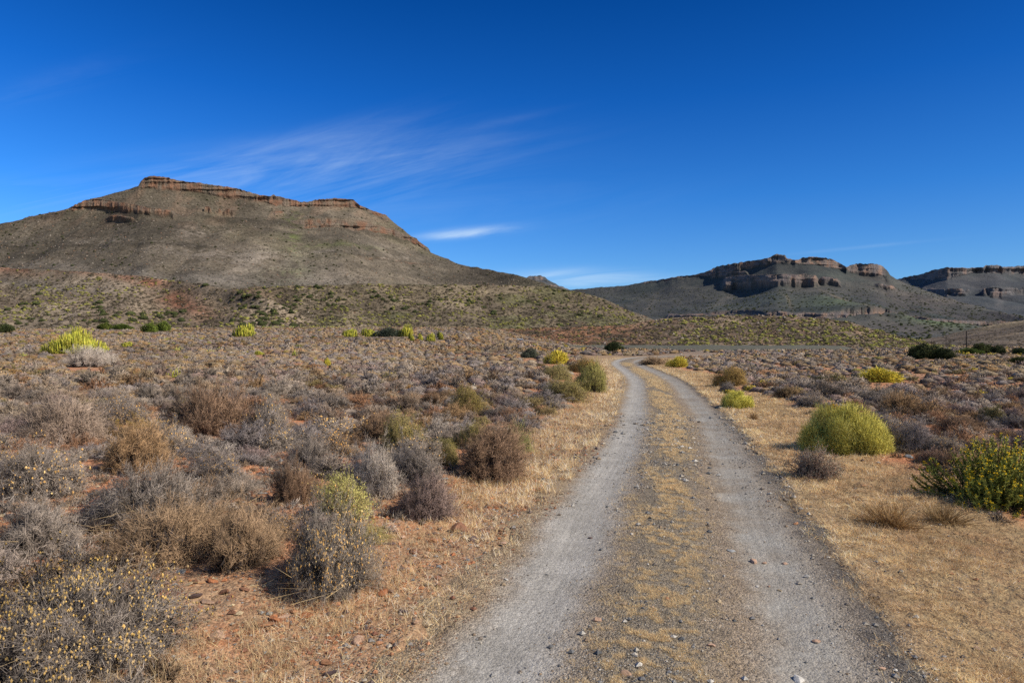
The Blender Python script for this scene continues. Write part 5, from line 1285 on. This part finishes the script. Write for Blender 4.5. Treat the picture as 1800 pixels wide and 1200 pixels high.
    for _ in range(60):
        px = G.uniform(970, 1480); dd_ = G.uniform(80, 165); X_ = (px - 900) / F * dd_
        if abs(float(road_u(np.array([X_]), np.array([dd_]))[0])) > 3.5: pts.append(('a', 'plain', X_, dd_, float(ground_z(np.array([X_]), np.array([dd_]))[0]), G.uniform(0.3, 0.8), px, 575))
    for _ in range(46):
        px = G.choice([G.uniform(20, 800), G.uniform(1250, 1790)]); dd_ = G.uniform(22, 90); X_ = (px - 900) / F * dd_
        pts.append(('a', 'plain', X_, dd_, float(ground_z(np.array([X_]), np.array([dd_]))[0]), G.uniform(0.2, 0.45), px, 575))
    cols = {'y': ((0.54, 0.55, 0.13), (0.44, 0.47, 0.13), (0.60, 0.57, 0.17)), 'g': ((0.24, 0.20, 0.16), (0.36, 0.30, 0.23), (0.21, 0.19, 0.11)), 'b': ((0.32, 0.30, 0.11), (0.40, 0.32, 0.13)), 'd': ((0.09, 0.115, 0.045), (0.13, 0.155, 0.055)),
            'a': ((0.68, 0.54, 0.07), (0.58, 0.46, 0.08))}
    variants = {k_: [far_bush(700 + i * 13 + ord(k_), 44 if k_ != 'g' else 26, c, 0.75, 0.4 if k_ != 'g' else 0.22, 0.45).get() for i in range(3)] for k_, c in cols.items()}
    single = {k_: [mesh_tris('foliage', *far_bush(800 + i * 13 + ord(k_), 170, cols[k_], 0.78, 0.4, 0.28).get(), M_LEAF) for i in range(3)] for k_ in ('y', 'd', 'a')}
    spec = {'y': ('milkbush', 'bush', 230, 'lime green round bush'), 'd': ('dark_bush', 'bush', 150, 'dark green bush'), 'a': ('yellow_bush', 'bush', 150, 'golden yellow low bush')}
    place = {'knoll': 'on the stony knoll', 'mid': 'on the bushy hill beside the knoll', 'front': 'on the reddish front hill', 'mesa': 'on the table mountain', 'plain': 'out on the far plain', 'slope': 'on the brown slope', 'range': 'on the dark range'}
    arr = {}
    for p_ in pts: arr.setdefault(p_[0], []).append(p_[1:])
    Vs, Cs, Ns = [], [], []; RV, RC = [], []
    for k_, lst in arr.items():
        src = [a[0] for a in lst]; A = np.array([a[1:] for a in lst], float); A[:, 2] -= 0.1 * A[:, 3]
        o_ = np.argsort(-A[:, 3] / A[:, 1]); rest_i = o_
        if k_ in spec:
            nm, cat, lim, lk = spec[k_]
            inv = [i for i in o_ if -40 < A[i, 4] < 1840][:lim]
            for i in inv:
                px = A[i, 4]
                zone = ''
                if src[i] == 'knoll': zone = ', toward its ' + ('embankment end' if px < 1300 else 'power pole end') + (', near crest' if A[i, 5] < 568 else ', low down')
                elif src[i] in ('mid', 'front', 'mesa'): zone = ', ' + ('high up' if A[i, 5] < {'mid': 530, 'front': 515, 'mesa': 440}[src[i]] else 'low down') + (', below the summit' if 240 < px < 640 else (', toward the valley' if px >= 640 else ', toward open plain'))
                elif src[i] == 'plain': zone = ', ' + ('mountain side of the track' if px < 1000 else 'power pole side of the track')
                o = bpy.data.objects.new(nm, single[k_][int(G.integers(0, 3))]); COL.objects.link(o)
                o.location = A[i, :3]; s_ = A[i, 3]; o.scale = (s_, s_, s_ * G.uniform(0.7, 1.0)); o.rotation_euler = (0, 0, G.random() * 6.28)
                t_ = G.uniform(0.8, 1.15); o.color = (t_, t_, t_, 1)
                o['label'] = f'{lk} {place[src[i]]}{zone}'; o['category'] = cat; o['group'] = f'{lk}es {place[src[i]]}{zone}'
            inv = set(inv); rest_i = np.array([i for i in o_ if i not in inv], int)
        if not len(rest_i): continue
        B = A[rest_i]; nn = len(B)
        if k_ == 's':
            S = Soup(); cc = np.array([(0.34, 0.27, 0.21), (0.26, 0.20, 0.16), (0.42, 0.36, 0.30), (0.33, 0.19, 0.12)])[G.integers(0, 4, nn)]
            S.blob(B[:, :3] + np.array([0, 0, 0.1]), B[:, 3] * 0.8, cc, G, 0.7); V, C = S.get(); RV.append(V); RC.append(C); continue
        tt = (0.8 + 0.4 * G.random((nn, 1))) * np.ones((nn, 3))
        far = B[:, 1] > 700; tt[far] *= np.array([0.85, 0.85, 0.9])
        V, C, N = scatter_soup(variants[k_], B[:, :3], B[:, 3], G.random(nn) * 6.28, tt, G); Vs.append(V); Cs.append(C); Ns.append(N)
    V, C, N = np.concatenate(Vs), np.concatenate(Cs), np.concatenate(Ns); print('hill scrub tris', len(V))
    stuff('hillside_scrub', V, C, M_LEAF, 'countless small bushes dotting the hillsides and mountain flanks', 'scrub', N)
    V, C = np.concatenate(RV), np.concatenate(RC); stuff('scree', V, C, M_STONE, 'pale boulders and scree scattered over the hillsides', 'scree')


# ------------------------------------------------------------------ dry grass
def build_grass():
    G = np.random.default_rng(66)
    def blades(x, d, L, W, c0, c1, lean, zoff=0.0):
        n = len(x); u = road_u(x, d); z = ground_z(x, d, u) + np.where(np.abs(u) < 1.5, road_profile(u, x, d), micro_z(x, d)) - 0.004 + zoff
        D = unit(np.stack([G.normal(size=n) * lean, G.normal(size=n) * lean, np.abs(G.normal(size=n)) * 0.5 + 0.35], 1))
        S.tri(np.stack([x, d, z], 1), D, L, W, c0, c1, G)
    S = Soup()
    # right and left verge carpets, density falling with distance
    for (n, side) in ((640000, 1), (420000, -1)):
        d = 3.0 * (75 / 3.0) ** (G.random(n) ** 1.25)
        cx = np.interp(d, CL[:, 1], CL[:, 0]); wmax = 5.5 if side > 0 else 4.0
        x = cx + side * (1.3 + G.random(n) * wmax); u = road_u(x, d); lim = verge_right(d, x) if side > 0 else verge_left(d)
        jit = (fbm(x / 0.5, d / 0.5, 0.0, 3, 31) - 0.5) * 0.9
        if side > 0: p = ss(0.5, -0.3, u - lim + jit) * ss(1.38, 1.62, u + 0.4 * (fbm(x / 0.25, d / 0.25, 0.0, 2, 35) - 0.5))
        else: p = ss(0.6, -0.3, -u - lim + jit) * ss(1.05, 1.75, -u + 0.8 * (fbm(x / 0.5, d / 0.5, 0.0, 2, 35) - 0.5)) * (0.35 + 0.65 * ss(0.36, 0.55, fbm(x / 0.6, d / 0.6, 0.0, 3, 36))) * (0.35 + 0.65 * ss(4.5, 8.5, d))
        p = p * (0.35 + 0.65 * ss(0.3, 0.52, fbm(x / 0.22, d / 0.22, 0.0, 3, 37))) * (0.3 + 0.7 * ss(0.34, 0.5, fbm(x / 0.9, d / 0.9, 0.0, 4, 137)))
        k = G.random(n) < p; x, d, u = x[k], d[k], u[k]; m = len(x)
        f = np.clip(d / 5, 1, 6); hfac = 0.6 + 0.8 * fbm(x / 0.8, d / 0.8, 0.0, 2, 38)
        L = (0.034 if side > 0 else 0.052) * G.uniform(0.5, 1.5, m) * hfac * np.clip(f, 1, 1.7); W = 0.0034 * f ** 0.9
        t = G.random((m, 1)); base = np.array((1.0, 0.76, 0.43)) * (1 - t) + np.array((0.72, 0.50, 0.26)) * t
        pale = G.random((m, 1)) < (0.14 if side > 0 else 0.3); base = np.where(pale, (1.0, 0.9, 0.68), base); base = base * (0.75 + 0.5 * G.random((m, 1)))
        grey = ss(0.5, 0.68, fbm(x / 1.1, d / 1.1, 0.0, 3, 39))[:, None]; base = base * (1 - 0.5 * grey) + np.array((0.42, 0.31, 0.2)) * 0.5 * grey
        base = base * (1 + 0.3 * ss(0.9, 0.1, np.abs(u) - 1.5))[:, None]
        lump = fbm(x / 0.11, d / 0.11, 0.0, 2, 57); base = base * (0.55 + 0.75 * ss(0.3, 0.65, lump))[:, None]  # light and shade of the lumps painted in: tops lighter, hollows darker
        blades(x, d, L * (0.6 + 0.9 * lump), W, base * 0.6, base, 0.9 if side > 0 else 0.6, 0.055 * (lump - 0.35))
    # centre strip
    n = 420000; d = 3.0 * (60 / 3.0) ** (G.random(n) ** 1.2); x = np.interp(d, CL[:, 1], CL[:, 0]) + 0.03 + G.normal(size=n) * 0.22
    tuft = fbm(x / 0.07, d / 0.07, 0.0, 2, 45); patch = fbm(x / 0.4, d / 3.0, 0.0, 3, 46)
    k = (tuft > 0.55) & (G.random(n) < ss(0.25, 0.46, patch)) & (fbm(x / 0.22, d / 0.22, 0.0, 2, 47) > 0.30); x, d = x[k], d[k]; m = len(x); f = np.clip(d / 5, 1, 6)
    base = np.array((1.0, 0.79, 0.48)) * (0.7 + 0.5 * G.random((m, 1)))
    blades(x, d, 0.026 * G.uniform(0.5, 1.5, m) * np.clip(f, 1, 1.8), 0.0028 * f, base * 0.6, base, 0.9)
    V, C = S.get(); print('grass tris', len(V))
    stuff('verge_grass', V, C, M_GRASS, 'short parched yellow grass carpeting the verges and the strip between the ruts', 'grass')
    # straw tufts among the shrubs
    S = Soup(); nt_ = 9000; d = 3.2 + 26 * G.random(nt_) ** 1.5; x = (G.random(nt_) * 2 - 1) * d * 0.8; u = road_u(x, d)
    k = (np.abs(u) > 1.9) & (G.random(nt_) < np.where(u < 0, ss(4.5, 1.8, -u) * 0.85 + 0.13, 0.22)) & (fbm(x / 0.8, d / 0.8, 0.0, 2, 12) > 0.44); x, d = x[k], d[k]
    for i in range(len(x)):
        m = int(G.integers(10, 34)); xx = x[i] + G.normal(size=m) * 0.045; dd = d[i] + G.normal(size=m) * 0.045
        f = np.clip(d[i] / 6, 1, 3.5); base = np.array((0.82, 0.66, 0.40)) * (0.65 + 0.5 * G.random((m, 1)))
        z0 = float(ground_z(np.array([x[i]]), np.array([d[i]]))[0])
        D = unit(np.stack([G.normal(size=m) * 0.45, G.normal(size=m) * 0.45, np.full(m, 0.8)], 1))
        S.tri(np.stack([xx, dd, np.full(m, z0)], 1), D, 0.09 * G.uniform(0.4, 1.5, m), 0.0035 * f * np.ones(m), base * 0.7, base, G)
    # long fallen straws near the eye
    m = 260; xx = -G.random(m) * 3.4 - 0.4; dd = 3.2 + G.random(m) * 3.5
    z0 = ground_z(xx, dd) + 0.03 + 0.2 * G.random(m); D = unit(np.stack([G.normal(size=m), G.normal(size=m), 0.35 * np.abs(G.normal(size=m))], 1))
    S.tri(np.stack([xx, dd, z0], 1), D, G.uniform(0.1, 0.4, m), np.full(m, 0.004), np.tile((0.5, 0.38, 0.2), (m, 1)), np.tile((0.72, 0.58, 0.36), (m, 1)), G)
    V, C = S.get()
    stuff('straw', V, C, M_GRASS, 'pale dry straw standing and lying between the shrubs', 'straw')


# ------------------------------------------------------------------ man-made bits
def cyl(bm, r0, r1, z0, z1, seg=12, c=(0, 0), axis=None):
    import bmesh
    from mathutils import Matrix, Vector
    L = z1 - z0; mat = Matrix.Translation((c[0], c[1], (z0 + z1) / 2)) if axis is None else axis
    bmesh.ops.create_cone(bm, cap_ends=True, segments=seg, radius1=r0, radius2=r1, depth=L, matrix=mat)


def simple_mat(name, c1, c2, scale, rough=0.8, stretch=(1, 1, 1), metal=0.0):
    m, nt, b = newmat(name, rough); g = NB(nt)
    nt.links.new(g.mix(g.ramp(g.noise(g.map(g.pos(), stretch), scale, 4, 0.6), [(0.3, 0), (0.7, 1)]), c1, c2), b.inputs['Base Color']); b.inputs['Metallic'].default_value = metal
    return m


def build_furniture():
    import bmesh
    from mathutils import Matrix
    wood = simple_mat('weathered_pole_wood', (0.035, 0.028, 0.024), (0.10, 0.08, 0.065), 3, 0.85, (6, 6, 0.6))
    porc = simple_mat('porcelain', (0.30, 0.28, 0.26), (0.4, 0.38, 0.36), 8, 0.3)
    white = simple_mat('faded_white_paint', (0.60, 0.64, 0.70), (0.78, 0.80, 0.84), 6, 0.5)
    blue = simple_mat('blue_grey_paint', (0.13, 0.17, 0.26), (0.2, 0.24, 0.33), 6, 0.5)
    steel = simple_mat('dull_steel', (0.09, 0.085, 0.08), (0.16, 0.15, 0.14), 10, 0.5, metal=0.4)
    wire = simple_mat('aged_wire', (0.05, 0.05, 0.055), (0.08, 0.08, 0.08), 5, 0.5, metal=0.5)
    def pole(px, ytop, d, label, w):
        x = (px - 900) / F * d; z0 = float(ground_z(np.array([x]), np.array([d]))[0]) - 0.3; top = H + (600 - ytop) / F * d; h = top - z0
        e = bpy.data.objects.new('power_pole', None); COL.objects.link(e); e.location = (x, d, z0); e['label'] = label; e['category'] = 'pole'
        bm = bmesh.new(); cyl(bm, w, w * 0.7, 0, h, 14); me = bpy.data.meshes.new('pole'); bm.to_mesh(me); bm.free(); me.materials.append(wood); link('post', me, e)
        bm = bmesh.new(); bmesh.ops.create_cube(bm, size=1, matrix=Matrix.Translation((0, -w * 0.9, h * 0.72)) @ Matrix.Diagonal((w * 3.4, w * 0.5, w * 0.6, 1))); me = bpy.data.meshes.new('crossarm'); bm.to_mesh(me); bm.free(); me.materials.append(wood); link('crossarm', me, e)
        for s_, zz in ((-1, 0.725), (1, 0.725), (0, 1.0)):
            bm = bmesh.new()
            for k in range(3): cyl(bm, w * (0.42 - 0.06 * k), w * (0.36 - 0.06 * k), h * zz + w * 0.32 + k * w * 0.35, h * zz + w * 0.32 + (k + 0.8) * w * 0.35, 10, (s_ * w * 1.4, -w * 0.9 if s_ else 0))
            me = bpy.data.meshes.new('insulator'); bm.to_mesh(me); bm.free(); me.materials.append(porc); link('insulator', me, e)
        return (x, d, top)
    pole(1699, 581, 128, 'tall dark wooden power pole rising beside the rounded dark tree', 0.13)
    pole(1663, 588, 330, 'second power pole, tiny and thin in the haze before the brown slope', 0.16)
    # small sign board
    d = 120; x = (914 - 900) / F * d; z0 = float(ground_z(np.array([x]), np.array([d]))[0])
    zb = H + (600 - 608) / F * d
    e = bpy.data.objects.new('sign_board', None); COL.objects.link(e); e.location = (x, d, z0); e['label'] = 'small low white and blue-grey board on a thin post out on the plain'; e['category'] = 'sign'
    hh = max(zb - z0, 0.9)
    bm = bmesh.new(); cyl(bm, 0.05, 0.05, -0.2, hh, 8, (0.1, 0.03)); me = bpy.data.meshes.new('post'); bm.to_mesh(me); bm.free(); me.materials.append(steel); link('post', me, e)
    for nm, zc, hz, mt in (('board', hh + 0.12, 0.12, white), ('lower_board', hh - 0.03, 0.14, blue)):
        bm = bmesh.new(); bmesh.ops.create_cube(bm, size=1, matrix=Matrix.Translation((0, -0.05, zc)) @ Matrix.Diagonal((1.0, 0.04, hz, 1))); bmesh.ops.bevel(bm, geom=bm.edges[:], offset=0.008, segments=1)
        me = bpy.data.meshes.new(nm); bm.to_mesh(me); bm.free(); me.materials.append(mt); link(nm, me, e)


# ------------------------------------------------------------------ sky, sun, camera
SUN_AZ, SUN_EL = 107.0, 41.0      # degrees clockwise from the view direction, above the horizon


def build_world():
    w = bpy.data.worlds.new('World'); scene.world = w; w.use_nodes = True; nt = w.node_tree; g = NB(nt); nt.nodes.clear()
    sky = g.n('ShaderNodeTexSky', sky_type='NISHITA'); sky.sun_disc = False
    sky.sun_elevation = R_(SUN_EL); sky.sun_rotation = R_(SUN_AZ); sky.altitude = 900; sky.air_density = 1.0; sky.dust_density = 0.15; sky.ozone_density = 3.0
    D = g.n('ShaderNodeTexCoord').outputs['Generated']; sp = g.n('ShaderNodeSeparateXYZ'); g.set(sp.inputs[0], D)
    x, y, z = sp.outputs
    # a polarised, deep blue sky: grade the physical sky by height above the horizon
    el = g.math('MAXIMUM', z, 0.0)
    grade = g.ramp(el, [(0.0, (0.85, 1.06, 1.30)), (0.07, (0.50, 0.90, 1.36)), (0.2, (0.20, 0.72, 1.38)), (0.33, (0.06, 0.52, 1.22)), (0.47, (0.012, 0.35, 0.92)), (0.72, (0.65, 0.9, 1.15)), (1.0, (0.8, 0.95, 1.1))])
    c = g.mix(1, sky.outputs[0], grade, 'MULTIPLY')
    # a little brighter away from the sun side
    side = g.ramp(g.math('ADD', g.math('MULTIPLY', x, 0.5), 0.5), [(0.15, 1.22), (0.5, 1.06), (0.85, 0.82)])
    c = g.mix(1, c, side, 'MULTIPLY')
    # the sky behind the viewer and toward the sun is paler than the polarised band ahead
    back = g.ramp(g.math('ADD', g.math('MULTIPLY', y, 0.5), 0.5), [(0.35, 1), (0.62, 0)])
    c = g.mix(back, c, g.mix(1, sky.outputs[0], (0.80, 0.86, 0.92), 'MULTIPLY'))
    # cirrus, described by bearing and height
    ys = g.math('MAXIMUM', y, 0.05); a = g.math('DIVIDE', x, ys); h = g.math('DIVIDE', z, ys)
    cv = g.n('ShaderNodeCombineXYZ'); g.set(cv.inputs[0], a); g.set(cv.inputs[1], h)
    front = g.ramp(y, [(0.1, 0), (0.3, 1)])
    total = None
    def streak(rot, sx, sy, seed, lo, hi, det=6, dist=0.6):
        v = g.map(g.map(cv.outputs[0], rot=(0, 0, rot)), (sx, sy, 1), (seed, seed * 0.7, 0))
        return g.ramp(g.noise(v, 1.0, det, 0.62, dist, '2D'), [(lo, 0), (hi, 1)])
    s1 = streak(-0.24, 1.6, 17, 3.1, 0.40, 0.78); s2 = streak(-0.12, 5, 40, 7.7, 0.25, 0.75); s3 = streak(-0.30, 3.2, 34, 11.0, 0.40, 0.8)
    def cloud(px, py, wx, wy, rot, amp, tex):
        nonlocal total
        cx, cy = (px - 900) / F, (600 - py) / F; r = g.map(cv.outputs[0], loc=(-cx, -cy, 0)); r = g.map(r, rot=(0, 0, -rot)); r = g.map(r, (F / wx, F / wy, 1))
        ln = g.n('ShaderNodeVectorMath', operation='DOT_PRODUCT'); g.set(ln.inputs[0], r); g.set(ln.inputs[1], r)
        e = g.math('POWER', 2.718, g.math('MULTIPLY', ln.outputs['Value'], -1.0)); e = g.math('MULTIPLY', e, amp)
        e = g.math('MULTIPLY', e, tex); total = e if total is None else g.math('ADD', total, e)
    cloud(545, 294, 290, 44, 0.12, 0.20, s1); cloud(500, 262, 220, 24, 0.22, 0.16, s3); cloud(540, 285, 260, 30, 0.10, 0.16, streak(-0.16, 6, 60, 21.0, 0.35, 0.8, 8, 0.3)); cloud(720, 290, 120, 22, 0.08, 0.10, s3); cloud(880, 215, 90, 7, 0.22, 0.04, s2)
    cloud(822, 409, 80, 8, 0.10, 0.55, s2); cloud(790, 415, 45, 5, 0.06, 0.25, s2); cloud(1045, 486, 120, 12, -0.02, 0.5, s2); cloud(1000, 496, 90, 9, 0.0, 0.35, s2)
    cloud(10, 345, 85, 18, 0.12, 0.40, s1); cloud(110, 140, 130, 22, 0.3, 0.06, s1); cloud(280, 330, 240, 45, 0.1, 0.14, s1); cloud(1500, 436, 120, 3, 0.10, 0.14, s2); cloud(700, 340, 320, 60, 0.0, 0.10, s1)
    total = g.math('MULTIPLY', total, front, clamp=True)
    bg = g.n('ShaderNodeBackground'); bg.inputs[1].default_value = 0.1
    c = g.mix(total, c, (7.6, 9.2, 10.4))
    g.set(bg.inputs[0], c); out = g.n('ShaderNodeOutputWorld'); nt.links.new(bg.outputs[0], out.inputs[0])


def build_light_camera():
    s = bpy.data.lights.new('sun', 'SUN'); s.energy = 4.9; s.angle = R_(0.53); s.color = (1.0, 0.92, 0.77)
    o = bpy.data.objects.new('sun', s); COL.objects.link(o)
    from mathutils import Vector
    a, e = R_(SUN_AZ), R_(SUN_EL); v = Vector((math.sin(a) * math.cos(e), math.cos(a) * math.cos(e), math.sin(e)))
    o.rotation_euler = v.to_track_quat('Z', 'Y').to_euler(); o.location = v * 50
    c = bpy.data.cameras.new('camera'); c.sensor_width = 36; c.lens = 24; c.clip_start = 0.05; c.clip_end = 40000
    co = bpy.data.objects.new('camera', c); COL.objects.link(co); co.location = (0, 0, H); co.rotation_euler = (R_(90), 0, 0); scene.camera = co
    scene.view_settings.view_transform = 'Standard'; scene.view_settings.look = 'None'; scene.view_settings.exposure = 0; scene.view_settings.gamma = 1
    scene.cycles.use_denoising = False; scene.cycles.max_bounces = 5; scene.cycles.diffuse_bounces = 3; scene.cycles.transparent_max_bounces = 4
    scene.render.film_transparent = False


import time as _t
_t0 = _t.time()
def step(f, *a):
    r = f(*a); print(f.__name__, round(_t.time() - _t0, 1)); return r

step(build_world); step(build_light_camera); step(build_ground); step(build_road)
HL = step(build_hills); step(build_library); step(build_heroes); step(build_stones); step(build_scrub, HL); step(build_grass); step(build_furniture)
